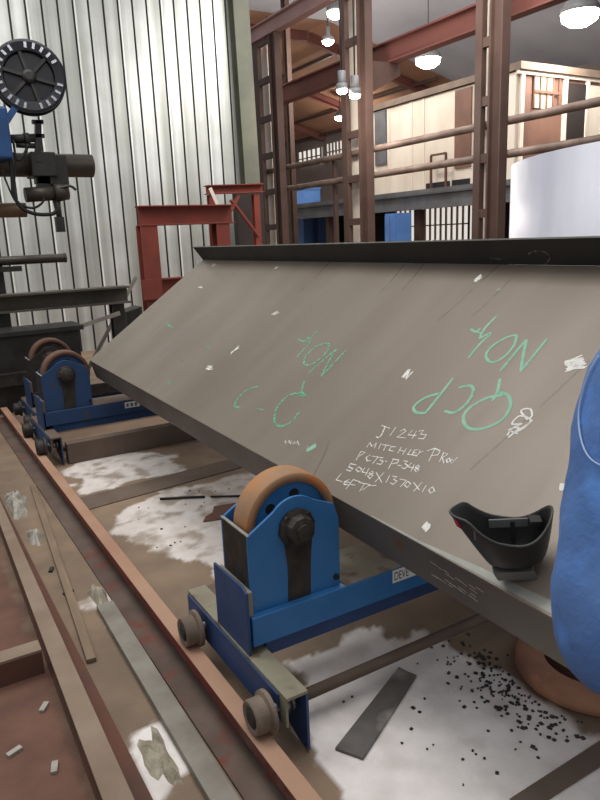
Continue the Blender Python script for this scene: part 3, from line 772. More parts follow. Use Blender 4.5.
lettering('chalk_note', [[(104, 161), (124, 126)], [(124, 126), (141, 130), (116, 146)], [(162, 140), (145, 149), (149, 165), (164, 162)], [(169, 145), (193, 148), (170, 176)], [(195, 150), (213, 152), (200, 160), (213, 166), (204, 178), (187, 175)], [(221, 165), (228, 167)], [(234, 196), (255, 155)], [(250, 156), (276, 161), (270, 172), (247, 176)], [(270, 181), (286, 184)],
                         [(294, 164), (311, 166), (300, 175), (312, 183), (300, 195), (287, 191)], [(326, 172), (312, 188), (336, 193)], [(338, 178), (324, 206)], [(354, 180), (342, 189), (356, 200), (346, 208), (338, 200), (358, 188), (354, 180)]], off, 4, W, M['chalk'], False, 'chalk line reading PC73-P-348')
lettering('chalk_note', [[(106, 180), (82, 175), (75, 188), (92, 195), (82, 205), (64, 199)], [(116, 187), (104, 199), (115, 208), (128, 198), (116, 187)], [(141, 190), (128, 208), (151, 213)], [(156, 194), (142, 223)], [(170, 205), (157, 212), (172, 223), (160, 235), (151, 225), (173, 213), (170, 205)], [(185, 210), (208, 251)], [(216, 211), (180, 249)], [(241, 219), (224, 251)],
                         [(250, 225), (269, 228), (255, 238), (268, 245), (254, 258), (241, 252)], [(279, 237), (306, 242), (281, 269)], [(312, 245), (298, 261), (310, 271), (323, 256), (312, 245)], [(335, 250), (358, 281)], [(369, 250), (334, 286)], [(386, 261), (369, 289)], [(411, 267), (395, 280), (402, 293), (419, 285), (411, 267)]], off, 4, W, M['chalk'], False, 'chalk line reading 5048X1370X10')
lettering('chalk_note', [[(46, 214), (25, 240), (50, 247)], [(78, 238), (58, 248), (56, 258), (78, 260)], [(60, 249), (80, 250)], [(64, 277), (93, 239), (122, 248)], [(80, 258), (102, 261)], [(114, 250), (162, 259)], [(138, 256), (118, 287)], [(150, 264), (186, 262)], [(160, 259), (128, 282)]], off, 4, W, M['chalk'], False, 'chalk line reading LEFT')
# white scuffs
random.seed(3)


def scuff(cx, cy, ang, ln, wd_, n=5, m='chalk'):
    mb = MB()
    for i in range(n):
        a = ang + random.uniform(-.2, .2); o_ = random.uniform(-wd_, wd_); l_ = ln * random.uniform(.5, 1)
        x = cx - math.sin(ang) * o_ + random.uniform(-1, 1); y = cy + math.cos(ang) * o_
        ribbon(mb, [(x - math.cos(a) * l_ / 2, y - math.sin(a) * l_ / 2), (x + random.uniform(-.4, .4), y), (x + math.cos(a) * l_ / 2, y + math.sin(a) * l_ / 2)], .008, .0008 + i * .00003)
    mb.build('chalk_scuff', M[m], pl)


scuff(575, 364, -.25, 22, 5, 22); scuff(427, 527, -.9, 10, 3.2, 12); scuff(562, 487, -1.4, 8, 1.5, 4); scuff(407, 374, -.9, 12, 2.5, 6); scuff(210, 368, -.1, 7, 2, 6)
scuff(235, 350, -.65, 14, 1.6, 5); scuff(275, 313, -.6, 9, 1, 3); scuff(200, 287, 0, 5, 1, 3); scuff(213, 265, -.6, 6, .8, 3); scuff(277, 268, -.5, 5, 1, 3); scuff(478, 278, -.7, 10, 2, 5)
scuff(308, 447, -.9, 8, 1.2, 3, 'chalkf'); scuff(180, 361, -.5, 9, 1, 3, 'chalkf'); scuff(170, 325, .5, 8, 1, 3, 'greenf'); scuff(208, 347, 0, 5, 1, 3, 'greenf'); scuff(169, 383, -.4, 5, 1.2, 4, 'greenf'); scuff(497, 290, -.7, 14, 2, 4, 'chalkf')
for pts in ([(507, 436), (513, 428), (522, 424), (512, 424), (520, 416), (531, 421), (516, 432), (524, 428), (533, 420)], [(528, 420), (521, 411), (530, 409), (532, 416), (526, 420)], [(508, 438), (519, 428), (509, 430), (518, 434)]):
    mb = MB(); ribbon(mb, pts, .007, .0009); mb.build('chalk_scuff', M['chalk'], pl)
# long grind streaks up the plate
for (xa, ya, xb, yb) in ((500, 264, 436, 322), (512, 278, 470, 318), (405, 264, 380, 292), (425, 262, 402, 290), (330, 262, 300, 292), (590, 360, 470, 470), (330, 440, 312, 478)):
    mb = MB(); ribbon(mb, [(xa, ya), ((xa + xb) / 2 + 1, (ya + yb) / 2), (xb, yb)], .010, .0004); mb.build('grind_streak', M['streak'], pl)


def onf(px, py, lift):
    d = ray(px, py); k = (B1 - CAM).dot(tn) / d.dot(tn); return CAM + d * k + tn * lift


mb = MB(); ribbon(mb, [(528, 254), (535, 251), (545, 252), (550, 258), (545, 264)], .003, .001, onf, tn); mb.build('chalk_circle', M['chalkf'], pl)
mb = MB(); ribbon(mb, [(490, 258), (504, 259.5)], .004, .001, onf, tn)
mb.build('chalk_scuff', M['chalkf'], pl)


def onb(px, py, lift):
    n_ = fn; d = ray(px, py); k = (A1 - NRM * TH_ - CAM).dot(n_) / d.dot(n_); return CAM + d * k + n_ * lift


mb = MB()
for i in range(16):
    t_ = random.random(); x = 424 + 62 * t_; y = 556 + 34 * t_ + random.uniform(0, 14) * (1 + t_ * .5); l_ = random.uniform(5, 14); ribbon(mb, [(x, y), (x + l_ / 2, y + l_ * .33), (x + l_, y + l_ * .72)], .0018, .001 + i * .00003, onb, fn)
mb.build('scratch', M['chalk'], pl)

# ------------------------------------------------------------------ roller stands
S = 1.0645


def make_stand():
    lab = 'nearest blue roller stand, bright paint, under the chalked part of the plate'
    t = thing('roller_stand', lab, 'roller stand', (.92, 2.06, 0), 'blue roller stands under the plate')
    # side frame: upturned channel
    b = MB(); b.box((.872, 1.65, .222), (.951, 2.48, .2343)); b.box((.872, 1.66, .12), (.882, 2.48, .2215)); b.build('side_frame', [M['dustsage']], t, .002)
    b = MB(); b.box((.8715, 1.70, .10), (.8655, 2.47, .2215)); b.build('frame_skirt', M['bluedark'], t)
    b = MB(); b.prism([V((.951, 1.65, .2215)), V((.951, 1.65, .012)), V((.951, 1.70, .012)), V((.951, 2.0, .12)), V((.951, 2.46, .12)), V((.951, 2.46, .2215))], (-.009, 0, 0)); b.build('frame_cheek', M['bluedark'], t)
    # cross beam
    b = MB(); b.box((.895, 1.915, .262), (2.75, 2.185, .373)); b.build('cross_beam', M['blue'], t, .004)
    b = MB(); b.box((1.29, 1.92, .3732), (2.24, 2.18, .3745)); b.build('dusty_top', M['dustsage'], t)
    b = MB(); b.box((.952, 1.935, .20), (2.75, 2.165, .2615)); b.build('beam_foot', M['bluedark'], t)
    # end gusset and step block
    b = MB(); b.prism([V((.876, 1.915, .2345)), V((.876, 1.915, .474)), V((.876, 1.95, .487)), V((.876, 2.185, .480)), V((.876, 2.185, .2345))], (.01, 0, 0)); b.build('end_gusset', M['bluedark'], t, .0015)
    b = MB(); b.box((.8865, 1.93, .3735), (.9085, 2.18, .467)); b.build('step_block', M['dustsage'], t, .003)
    # bracket
    cx, cz, R = 1.118, .644, .186

    def cheek(y0, th):
        pts = [(.909, .374), (.909, .662)]
        for i in range(9):
            a = math.radians(138 - i * 11); pts.append((1.100 + .115 * math.cos(a), .648 + .118 * math.sin(a)))
        pts += [(1.262, .70), (1.282, .64), (1.282, .374)]
        b = MB(); b.prism([V((x, y0, z)) for x, z in pts], (0, th, 0)); return b
    k1 = cheek(1.945, .012).build('cheek_plate', M['blue'], t, .002); k2 = cheek(2.15, .012).build('cheek_plate', M['blue'], t, .002)
    b = MB(); b.prism([V((1.055, 1.9435, .374)), V((1.15, 1.9435, .374)), V((1.155, 1.9435, .5)), V((1.165, 1.9435, .60)), V((1.05, 1.9435, .60)), V((1.06, 1.9435, .5))], (0, .0012, 0)); o = b.build('grease_patch', M['grease'], k1); o['label'] = 'dark grease run below the bearing'
    b = MB(); b.box((.909, 1.9575, .468), (.919, 2.1495, .662)); b.build('end_plate', M['grease'], t)
    b = MB(); b.bar((.914, 1.945, .6645), (.914, 2.162, .6645), .012, .004); b.build('bright_edge', M['bright'], t)
    # roller
    b = MB(); b.lathe((cx, 2.0, cz), (0, 1, 0), [(R - .034, 0), (R - .004, 0), (R, .006), (R, .104), (R - .004, .11), (R - .034, .11), (R - .034, 0)], 56, cap=False); ro = b.build('roller', M['tread'], t)
    ro.data.polygons.foreach_set('use_smooth', [True] * len(ro.data.polygons))
    b = MB(); b.cyl((cx, 2.012, cz), (cx, 2.098, cz), R - .0345, 48); b.build('roller_disc', M['blue'], ro)
    for a in (20, 80, 140, 200, 260, 320):
        a = math.radians(a); b = MB(); b.cyl((cx + .105 * math.cos(a), 2.0105, cz + .105 * math.sin(a)), (cx + .105 * math.cos(a), 2.0122, cz + .105 * math.sin(a)), .02, 14); b.build('disc_hole', M['ink'], ro)
    # bearing
    bx, bz = 1.099, .652
    b = MB(); b.lathe((bx, 1.9432, bz), (0, -1, 0), [(.072, 0), (.072, .014), (.056, .022), (.05, .05), (.03, .056), (.03, .066), (.012, .07)], 10, smooth=False)
    for a in (45, 135, 225, 315):
        a = math.radians(a); b.cyl((bx + .06 * math.cos(a), 1.943, bz + .06 * math.sin(a)), (bx + .06 * math.cos(a), 1.922, bz + .06 * math.sin(a)), .012, 6)
    b.build('bearing_housing', M['grease'], t)
    b = MB(); b.cyl((cx, 1.958, cz), (cx, 2.1495, cz), .03, 16); b.build('axle', M['grease'], ro)
    b = MB(); b.cyl((1.262, 1.944, .41), (1.262, 1.936, .41), .012, 8); b.build('bolt', M['ink'], t)
    # wheels
    for y in (1.715, 2.30):
        wz = .1065 + .058
        b = MB(); b.lathe((.772, y, wz), (1, 0, 0), [(.036, .004), (.044, 0), (.054, 0), (.058, .006), (.058, .046), (.072, .052), (.072, .066), (.05, .068)], 32, smooth=False); wo = b.build('wheel', M['wheel'], t)
        b = MB(); b.lathe((.7722, y, wz), (-1, 0, 0), [(.034, -.006), (.034, -.002), (.02, .004)], 18); b.build('wheel_hub', M['grease'], wo)
        b = MB(); b.cyl((.84, y, wz), (.93, y, wz), .016, 12); b.cyl((.885, y, wz), (.91, y, wz), .03, 6); b.cyl((.915, y, wz), (.93, y, wz), .026, 12); b.build('axle_bolt', M['bolt'], t)
    b = MB(); b.cyl((.93, 1.79, .10), (2.7, 1.80, .10), .021, 12); b.build('tie_bar', M['tie'], t)
    # far side: taller bracket holding the plate, hidden behind it
    b = MB(); b.box((2.25, 1.96, .3735), (2.5, 2.14, .70)); b.build('tall_block', M['blue'], t)
    b = MB(); b.box((2.62, 1.66, .0), (2.70, 2.48, .1995)); b.build('side_frame', M['dustsage'], t)
    return t


st = make_stand()
offs = [(3.594, 'middle blue roller stand, dusty, darkened with painted shade, under the far plate corner'), (4.47, 'furthest roller stand, painted in dark shade colours just past the plate end')]
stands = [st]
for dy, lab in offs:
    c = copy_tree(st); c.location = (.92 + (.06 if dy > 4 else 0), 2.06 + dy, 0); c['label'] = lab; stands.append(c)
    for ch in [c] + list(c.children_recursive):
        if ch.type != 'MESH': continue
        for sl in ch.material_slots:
            k = {M['blue'].name: 'bluefar' if dy < 4 else 'grease', M['bluedark'].name: 'bluefar', M['tread'].name: 'treadfar', M['dustsage'].name: 'tie', M['wheel'].name: 'grease'}.get(sl.material.name)  # stand copies get darker materials, the back area's shade put into colour
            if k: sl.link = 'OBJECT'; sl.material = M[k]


def sticker(parent, px, py, pw, ph, txt=None):
    y = WORG[st.name].y + (parent.location.y - 2.06) * 1 - 2.06 + 1.915 - .0006
    p = AY(px, py, y); q = AY(px + pw, py, y); r_ = AY(px, py + ph, y)
    wx = q.x - p.x; hz = p.z - r_.z
    WORG[parent.name] = V(parent.location)
    b = MB(); b.box((p.x, y - .0006, p.z - hz), (p.x + wx, y, p.z)); o = b.build('sticker', M['sticker'], parent)
    if txt:
        cu = bpy.data.curves.new('t', 'FONT'); cu.body = txt; cu.size = hz * .95
        to = bpy.data.objects.new('t', cu); C.objects.link(to); bpy.context.view_layer.update()
        me = bpy.data.meshes.new_from_object(to.evaluated_get(bpy.context.evaluated_depsgraph_get())); bpy.data.objects.remove(to)
        me.transform(Matrix.Diagonal((.62, 1, 1, 1))); me.transform(Matrix.Rotation(math.pi / 2, 4, 'X')); me.transform(Matrix.Translation(V((p.x + hz * .12, y - .0012, p.z - hz * .82)) - WORG[parent.name]))
        me.materials.clear(); me.materials.append(M['ink'])
        lo = bpy.data.objects.new('sticker_lettering', me); C.objects.link(lo); lo.parent = o
    else:
        b = MB()
        for k in range(3): b.box((p.x + wx * (.1 + .28 * k), y - .0014, p.z - hz * .8), (p.x + wx * (.26 + .28 * k), y - .0007, p.z - hz * .25))
        b.build('sticker_lettering', M['grey'], o)
    return o


sticker(stands[0], 392.5, 571, 40, 12.5, 'DEVE')
sticker(stands[1], 124.5, 402.5, 15, 6)

# ------------------------------------------------------------------ rails and beams on the floor
t = thing('track_rail', 'long red rail beam with dusty orange head carrying the trolley wheels', 'rail', (.8, 4.5, 0))
b = MB(); b.box((.788, .95, .0105), (.806, 7.2, .0615)); b.build('web', M['redrail'], t)
b = MB(); b.box((.678, .95, 0), (.845, 7.2, .010)); b.build('bottom_flange', M['raildust'], t)
b = MB(); b.box((.761, .95, .1035), (.8225, 7.2, .1063)); b.build('rail_head', M['railtop'], t, .002)
b = MB(); b.box((.7605, .95, .062), (.823, 7.2, .103)); b.build('top_flange', M['redrail'], t)

t = thing('floor_beam', 'long tan dusty floor beam left of the red rail', 'beam', (.34, 4.5, 0))
b = MB(); b.prism([V((.285, 1.0, .094)), V((.37, 1.0, .094)), V((.40, 5.6, .094)), V((.365, 5.6, .094))], (0, 0, .012)); b.build('top_flange', M['beamtan'], t)
b = MB(); b.prism([V((.30, 1.0, .012)), V((.31, 1.0, .012)), V((.38, 5.6, .012)), V((.37, 5.6, .012))], (0, 0, .0815)); b.build('web', M['rustbrown'], t)
b = MB(); b.prism([V((.285, 1.0, .0)), V((.45, 1.0, .0)), V((.42, 5.6, .0)), V((.365, 5.6, .0))], (0, 0, .0115)); b.build('bottom_flange', M['rustbrown'], t)

t = thing('cross_beam', 'short red-brown channel butting the tan floor beam from the left', 'beam', (.1, 2.63, 0))
b = MB(); b.box((-.35, 2.6, .096), (.295, 2.68, .1065)); b.build('top_flange', M['beamtan'], t)
b = MB(); b.box((-.35, 2.6, .0), (.295, 2.612, .0955)); b.build('web', M['rustbrown'], t)

b = MB(); b.bar((.632, 2.95, .016), (.617, 1.1, .016), .078, .032); tag(b.build('square_bar', M['greybar'], bevel=.003), 'grey square bar lying between the red rail and tan beam', 'bar')
b = MB(); b.bar((.655, 4.9, .011), (.47, 2.56, .011), .038, .018); tag(b.build('timber_lath', M['tan'], bevel=.002), 'thin tan lath lying slantwise beside the tan floor beam', 'lath')

for pts, lab in (([(.86, 4.22), (.86, 4.46), (2.4, 4.62), (2.4, 4.40)], 'flat brown floor tie crossing the white powder far back'), ([(1.30, 1.10), (1.34, 1.16), (2.2, 1.17), (2.2, 1.09)], 'dusty brown floor tie at the bottom right corner'), ([(1.0, 2.62), (1.0, 2.84), (1.8, 3.0), (1.8, 2.86)], 'dusty flat tie on the floor behind the nearest roller stand')):
    b = MB(); b.prism([V((x, y, 0)) for x, y in pts], (0, 0, .006)); tag(b.build('floor_tie', M['tie']), lab, 'floor tie')
b = MB(); b.prism([V((1.022, 1.612, .0005)), V((1.072, 1.525, .0005)), V((1.49, 1.755, .0005)), V((1.476, 1.79, .0005)), V((1.466, 1.832, .0005))], (0, 0, .012)); tag(b.build('steel_offcut', M['offcut'], bevel=.002), 'dark flat bar offcut lying on white powder near the trolley', 'offcut')
b = MB(); b.tube([(1.31, 4.108, .008), (1.45, 4.03, .010), (1.566, 3.961, .009)], .009, 6); tag(b.build('welding_rod', M['darksteel']), 'thin dark rod on the powder, left piece of two in line', 'rod')
b = MB(); b.tube([(1.60, 3.945, .007), (1.9, 3.75, .007)], .007, 6); tag(b.build('welding_rod', M['darksteel']), 'thin dark rod reaching under the plate, right piece of two in line', 'rod')
b = MB(); pts = [(1.40, 3.60), (1.44, 3.66), (1.50, 3.69), (1.55, 3.78), (1.64, 3.76), (1.74, 3.74), (1.76, 3.66), (1.68, 3.58), (1.58, 3.60), (1.5, 3.57)]
b.prism([V((x, y, .0)) for x, y in pts], (0, 0, .007)); tag(b.build('rusty_scrap', M['rustbrown']), 'flat ragged rust-brown scrap on the powder beside the roller', 'scrap')

b = MB(); b.box((.985, 5.255, 0), (2.5, 5.345, .165)); tag(b.build('floor_beam', M['tie'], bevel=.006), 'dusty grey-brown beam lying on the floor in front of the middle roller stand', 'beam')

# rusty ring bottom right
rc = V((2.06, 1.42, 0))
t = thing('rusty_ring', 'rusted steel ring lying on the floor at lower right', 'ring', rc)
b = MB(); b.lathe(rc, (0, 0, 1), [(.17, .0), (.265, 0), (.275, .008), (.275, .05), (.264, .058), (.175, .058), (.17, .05), (.17, 0)], 56, cap=False); b.build('ring_body', M['rustring'], t)
b = MB(); b.lathe(rc, (0, 0, 1), [(.0, .004), (.168, .004), (.168, .02), (.05, .03), (.05, .05), (.0, .05)], 40, cap=False); b.build('hub_disc', M['rustbrown'], t)

# chips scattered on the powder
random.seed(11)
me0 = None
GL = 'small dark square steel chip scattered on the white powder'
for i in range(290):
    u = random.random()
    if u < .7: x, y = random.gauss(1.715, .07), random.gauss(1.50, .17)
    elif u < .9: x, y = random.uniform(1.15, 1.75), random.uniform(1.22, 1.8)
    else: x, y = random.uniform(1.05, 1.9), random.uniform(3.2, 4.15)
    if (V((x, y, 0)) - rc).length < .3 or (1.0 < x < 1.5 and 1.5 < y < 1.86 and abs((y - 1.57) - (x - 1.04) * .5) < .1): continue
    if y < 1.2 and x > 1.3: continue
    if me0 is None:
        b = MB(); b.prism([V((-.008, -.006, 0)), V((.007, -.007, 0)), V((.008, .006, 0)), V((-.006, .007, 0))], (0, 0, .004)); o = b.build('steel_chip', M['chip'], loc=(0, 0, 0)); me0 = o.data
    else: o = o.copy(); C.objects.link(o)
    s_ = random.choice((.35, .45, .55, .6, .75, .95)); o.location = (x, y, .0002); o.rotation_euler = (0, 0, random.uniform(0, 6.28)); o.scale = (s_, s_ * random.uniform(.7, 1.2), 1)
    tag(o, GL, 'chip', 'steel chips on the white powder')


# rubbish between the beams
def lump(name, m, cx, cy, rx, ry, h_, lab, cat, seed, n=22, amp=.5, z0=0):
    b = MB(); vs = []; fs = []; nr = 9
    for j in range(nr):
        f = j / (nr - 1)
        for i in range(n):
            a = 2 * math.pi * i / n; k = 1 + amp * noise.noise(V((math.cos(a) * 1.7, math.sin(a) * 1.7, seed)))
            r_ = (1 - f); x = cx + rx * r_ * k * math.cos(a); y = cy + ry * r_ * k * math.sin(a)
            z = h_ * (1 - r_ ** 2) * (1 + .9 * noise.noise(V((x * 22, y * 22, seed)))) if j else 0
            vs.append(V((x, y, z0 + max(0, z))))
    for j in range(nr - 1):
        for i in range(n): fs.append((j * n + i, j * n + (i + 1) % n, (j + 1) * n + (i + 1) % n, (j + 1) * n + i))
    fs.append(tuple(range(n))[::-1]); b.faces(vs, fs, False)
    return tag(b.build(name, m), lab, cat)


lump('plastic_scrap', M['trash'], .50, 4.62, .055, .22, .06, 'crumpled pale plastic scrap between beams, further piece of two', 'rubbish', 2.2, amp=.9)
lump('plastic_scrap', M['trash'], .505, 3.98, .045, .11, .04, 'crumpled pale plastic scrap between beams, nearer piece of two', 'rubbish', 5.1, amp=.9)
lump('plaster_heap', M['plaster'], .632, 3.08, .038, .10, .045, 'pale plaster lump at the far end of the grey square bar', 'rubble', 8.3)
lump('plaster_heap', M['plaster'], .527, 1.9, .045, .15, .03, 'pale rubble heap between tan beam and grey square bar', 'rubble', 12.7, amp=.8)
for (x, y, a) in ((.12, 2.2, .4), (.22, 2.05, 1.3), (.07, 1.93, 2.2), (.25, 2.38, 1.0), (.5, 3.5, 1.2), (.52, 3.2, .3)):
    b = MB(); b.obox(V((x, y, .0055)), V((math.cos(a), math.sin(a), 0)), V((-math.sin(a), math.cos(a), 0)), V((0, 0, 1)), .05, .02, .01)
    tag(b.build('paint_flake', M['trash' if x < .4 else 'darksteel']), 'pale flake of debris on the red-brown floor at lower left' if x < .4 else 'dark splinter on the floor between tan beam and lath', 'debris', 'pale flakes on the red-brown floor' if x < .4 else 'dark splinters between the beams')

# ------------------------------------------------------------------ welding helmet on the plate
def helmet():
    c0 = onp(512, 572, 0)
    e1 = (RT - NRM * RT.dot(NRM)).normalized(); e3 = (NRM * .22 + V((0, 0, 1)) * .95).normalized(); e1 = (e1 - e3 * e1.dot(e3)).normalized(); e2 = e3.cross(e1)
    t = thing('welding_helmet', 'black welding helmet lying face down on the tilted plate', 'helmet', c0)
    c = c0 + NRM * .052 + e2 * .004 + e1 * .010
    n = 48; nv = 12

    def pt(a, f, inset=0):
        ca, sa = math.cos(a), math.sin(a)
        # rim half axes, base half axes
        if ca > 0: rx = .078 + .042 * f ** .4 - inset
        else: rx = .056 + .092 * f ** .95 - inset
        ry = (.046 + .036 * f ** .5) * (1 - .25 * f * max(0, -ca) ** 3) - inset
        ry *= (1 if sa >= 0 else 1)
        rim = .084 + .068 * min(1, abs(ca - .18) * 1.2) ** 1.9
        return c + e1 * (rx * (abs(ca) ** .8) * (1 if ca > 0 else -1)) + e2 * (ry * sa) + e3 * (rim * f)
    b = MB(); vs = []; fs = []
    for ins in (0, .006):
        for j in range(nv):
            for i in range(n): vs.append(pt(2 * math.pi * i / n, j / (nv - 1), ins) + e3 * (ins if j < nv - 1 else 0))
    for s_ in (0, 1):
        o_ = s_ * n * nv
        for j in range(nv - 1):
            for i in range(n): fs.append((o_ + j * n + i, o_ + j * n + (i + 1) % n, o_ + (j + 1) * n + (i + 1) % n, o_ + (j + 1) * n + i))
        fs.append(tuple(o_ + i for i in range(n)))
    top = n * (nv - 1)
    for i in range(n): fs.append((top + i, top + (i + 1) % n, n * nv + top + (i + 1) % n, n * nv + top + i))
    b.faces(vs, fs, True)
    for f in b.bm.faces:
        if len(f.verts) > 4: f.smooth = False
    o = b.build('shell', M['black'], t)
    b = MB(); pts = [pt(2 * math.pi * i / n, 1, .003) for i in range(n + 1)]; b.tube(pts, .0035, 6); b.build('rim', mat('dark_grey_rim', (74, 74, 72), (64, 64, 62), .5, 0, 9), t)
    b = MB(); b.obox(c0 + NRM * .022 + e1 * .012 - e2 * .022, e1, e2, NRM, .105, .05, .036); b.build('lens_housing', M['headband'], t, .003)
    # headband inside
    b = MB(); b.obox(c + e3 * .085 + e2 * .05 + e1 * .01, e1, e3, e2, .105, .026, .006); b.build('headband', M['headband'], t, .002)
    b = MB(); b.obox(c + e3 * .05 + e2 * .048 + e1 * .02, e1, e3, e2, .012, .08, .005); b.obox(c + e3 * .1 + e2 * .03 + e1 * .078, e1, e2, e3, .03, .04, .012); b.build('crown_strap', M['blackin'], t)
    a = math.pi + .42; p = pt(a, .86); q = pt(a + .001, .86); nn = (e1 * -.8 - e2 * .55).normalized()
    b = MB(); b.obox(p + nn * .002, nn.cross(e3), e3 + e1 * -.35, nn, .016, .022, .004); b.build('red_badge', M['red'], t)
    p = pt(math.pi + .95, .84); b = MB(); b.obox(p + (-e2) * .002, e1, e3, e2, .004, .036, .003); b.build('clip', M['bolt'], t)


helmet()

# ------------------------------------------------------------------ person at the right edge
def skin(name, verts, edges, radii, m, parent=None, org=None, sub=2, root=0):
    me = bpy.data.meshes.new(name); me.from_pydata([V(v) - org for v in verts], edges, [])
    o = bpy.data.objects.new(name, me); C.objects.link(o); me.materials.append(m)
    sk = o.modifiers.new('skin', 'SKIN'); sk.use_smooth_shade = True; sk.branch_smoothing = .3
    for i, r_ in enumerate(radii):
        d = me.skin_vertices[0].data[i]; d.radius = (r_, r_) if not isinstance(r_, tuple) else r_; d.use_root = (i == root)
    s_ = o.modifiers.new('sub', 'SUBSURF'); s_.levels = sub; s_.render_levels = sub
    if parent is not None: o.parent = parent
    else: o.location = org
    WORG[o.name] = org
    return o


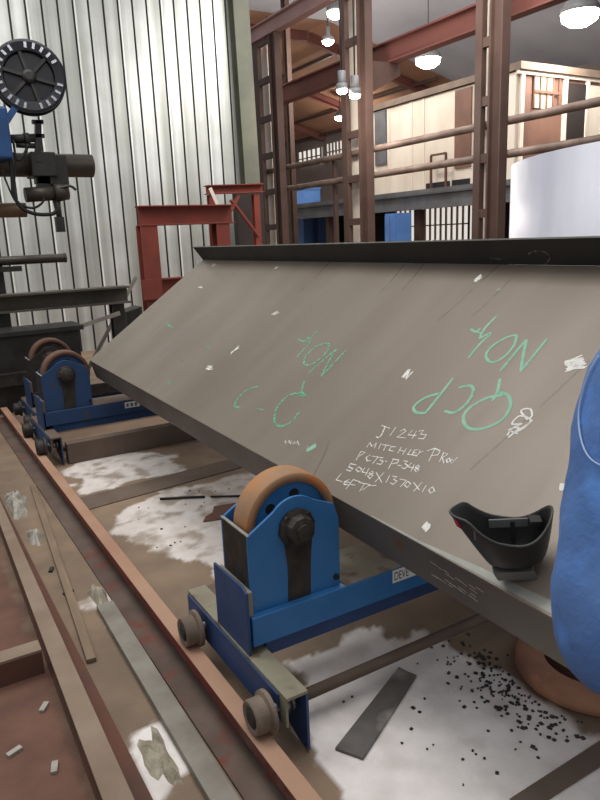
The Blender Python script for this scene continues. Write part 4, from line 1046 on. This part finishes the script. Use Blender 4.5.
def person():
    sh = AD(660, 335, .84); el = AD(618, 660, .76)
    bx, by_ = sh.x + .1, sh.y - .27
    org = V((bx, by_, 0))
    zs = sh.z
    wr = el + V((.22, -.05, .02)); hd = wr + V((.08, -.02, .0))
    rs = V((sh.x, by_ - .19, zs)); re = rs + V((.0, -.05, -.29)); rw = re + V((.2, .06, .0)); rh = rw + V((.08, .02, 0))
    pel = V((bx, by_, .96)); hipL = V((bx, by_ + .09, .9)); hipR = V((bx, by_ - .09, .9))
    knL = V((bx + .02, by_ + .1, .5)); knR = V((bx + .02, by_ - .1, .5)); anL = V((bx - .02, by_ + .1, .09)); anR = V((bx - .02, by_ - .1, .09))
    toL = anL + V((.16, .01, -.055)); toR = anR + V((.16, -.01, -.055))
    ch = V((bx, by_, zs - .17)); nk = V((bx, by_, zs + .05)); hb = V((bx + .02, by_, zs + .14)); hc = V((bx + .03, by_, zs + .22)); ht = V((bx + .02, by_, zs + .28))
    v = [pel, ch, V((bx, by_, zs - .01)), nk, hb, hc, ht, sh, el, wr, hd, rs, re, rw, rh, hipL, knL, anL, toL, hipR, knR, anR, toR]
    e = [(0, 1), (1, 2), (2, 3), (3, 4), (4, 5), (5, 6), (2, 7), (7, 8), (8, 9), (9, 10), (2, 11), (11, 12), (12, 13), (13, 14), (0, 15), (15, 16), (16, 17), (17, 18), (0, 19), (19, 20), (20, 21), (21, 22)]
    r_ = [.1, .11, .09, .055, .075, .09, .06, .06, .045, .032, .036, .06, .045, .032, .036, .06, .05, .036, .026, .06, .05, .036, .026]
    # fingers
    for base, palm, sgn in ((9, 10, 1), (13, 14, -1)):
        d = (v[palm] - v[base]).normalized(); sd_ = V((0, 0, 1)).cross(d).normalized() * sgn
        for k, (o_, l_) in enumerate(((-.03, .07), (-.01, .08), (.01, .075), (.03, .06))):
            i0 = len(v); q = v[palm] + V((0, 0, -1)) * o_ * .6 + sd_ * o_ * .5 + d * .03
            v += [q, q + d * l_ * .5 + V((0, 0, -.008)), q + d * l_ * .8 + V((0, 0, -.035))]; e += [(palm, i0), (i0, i0 + 1), (i0 + 1, i0 + 2)]; r_ += [.010, .009, .007]
        i0 = len(v); q = v[base] + d * .03 + V((0, 0, .03)); v += [q, q + d * .045 + V((0, 0, .02))]; e += [(base, i0), (i0, i0 + 1)]; r_ += [.012, .009]
    body = skin('person', v, e, r_, M['skin'], None, org, 2)
    tag(body, 'person in blue work jacket at the right edge, elbow bent', 'person')
    # jacket
    mid = sh.lerp(el, .5)
    v = [pel + V((0, 0, -.13)), pel + V((0, 0, .12)), ch, V((bx, by_, zs - .01)), nk + V((0, 0, -.02)), sh, mid + V((-.004, .0, .0)), el, el.lerp(wr, .5), wr,
         rs, rs.lerp(re, .5), re, rw]
    e = [(0, 1), (1, 2), (2, 3), (3, 4), (3, 5), (5, 6), (6, 7), (7, 8), (8, 9), (3, 10), (10, 11), (11, 12), (12, 13)]
    r_ = [(.16, .19), (.14, .17), (.135, .165), .12, .07, .088, .088, .098, .075, .05, .088, .078, .072, .05]
    jk = skin('jacket', v, e, r_, M['cloth'], body, org, 3)
    tx = bpy.data.textures.new('folds', 'CLOUDS'); tx.noise_scale = .09; tx.noise_depth = 2
    dm = jk.modifiers.new('folds', 'DISPLACE'); dm.texture = tx; dm.strength = .02; dm.mid_level = .5; dm.texture_coords = 'LOCAL'
    # sleeve pocket with pale stitching
    v = [pel + V((0, 0, .02)), hipL + V((0, 0, -.06)), knL, anL + V((0, 0, .02)), hipR + V((0, 0, -.06)), knR, anR + V((0, 0, .02))]
    skin('trousers', v, [(0, 1), (1, 2), (2, 3), (0, 4), (4, 5), (5, 6)], [.09, .1, .08, .066, .1, .08, .066], M['clothdark'], body, org, 2)
    for an, to in ((anL, toL), (anR, toR)):
        skin('boot', [an + V((0, 0, .08)), an + V((0, 0, -.03)), to], [(0, 1), (1, 2)], [.058, .056, .046], M['boot'], body, org, 2)
    skin('hair', [hc + V((-.035, 0, -.05)), hc + V((-.02, 0, .03)), ht + V((0, 0, .01))], [(0, 1), (1, 2)], [.085, .108, .09], M['hair'], body, org, 2)
    fx = hc + V((.088, 0, -.02))
    b = MB(); b.tube([fx + V((-.01, 0, .02)), fx + V((.012, 0, -.012)), fx + V((-.006, 0, -.02))], [.008, .014, .009], 8); b.build('nose', M['skin'], body)
    for s_ in (-1, 1):
        b = MB(); b.lathe(fx + V((-.012, .033 * s_, .02)), (1, 0, 0), [(.011, 0), (.009, .006), (.003, .009)], 10); b.build('eye', M['ink'], body)
        b = MB(); b.lathe(hc + V((0, .088 * s_, -.01)), (0, s_, 0), [(.03, 0), (.026, .012), (.01, .014)], 12); b.build('ear', M['skin'], body)
    b = MB(); b.bar(fx + V((-.008, -.025, -.045)), fx + V((-.008, .025, -.045)), .008, .008); b.build('mouth', M['red'], body)
    # shoulder patch: raised rounded panel on the sleeve
    bpy.context.view_layer.update()
    dg = bpy.context.evaluated_depsgraph_get(); je = jk.evaluated_get(dg)

    def hit(px, py, lift):
        o_ = CAM - org; d = ray(px, py).normalized(); ok, p, n_, _ = je.ray_cast(o_, d)
        return (p + n_ * lift + org, n_) if ok else None
    line = [(601, 357), (592, 372), (585, 392), (581, 415), (583, 438), (590, 456), (603, 466), (625, 470), (650, 462)]
    ps = [hit(x, y, .003) for x, y in line]; ps = [q[0] for q in ps if q]
    if len(ps) > 3:
        b = MB(); b.tube(smooth_line(ps), .0012, 6); b.build('stitching', M['stitch'], jk)


person()
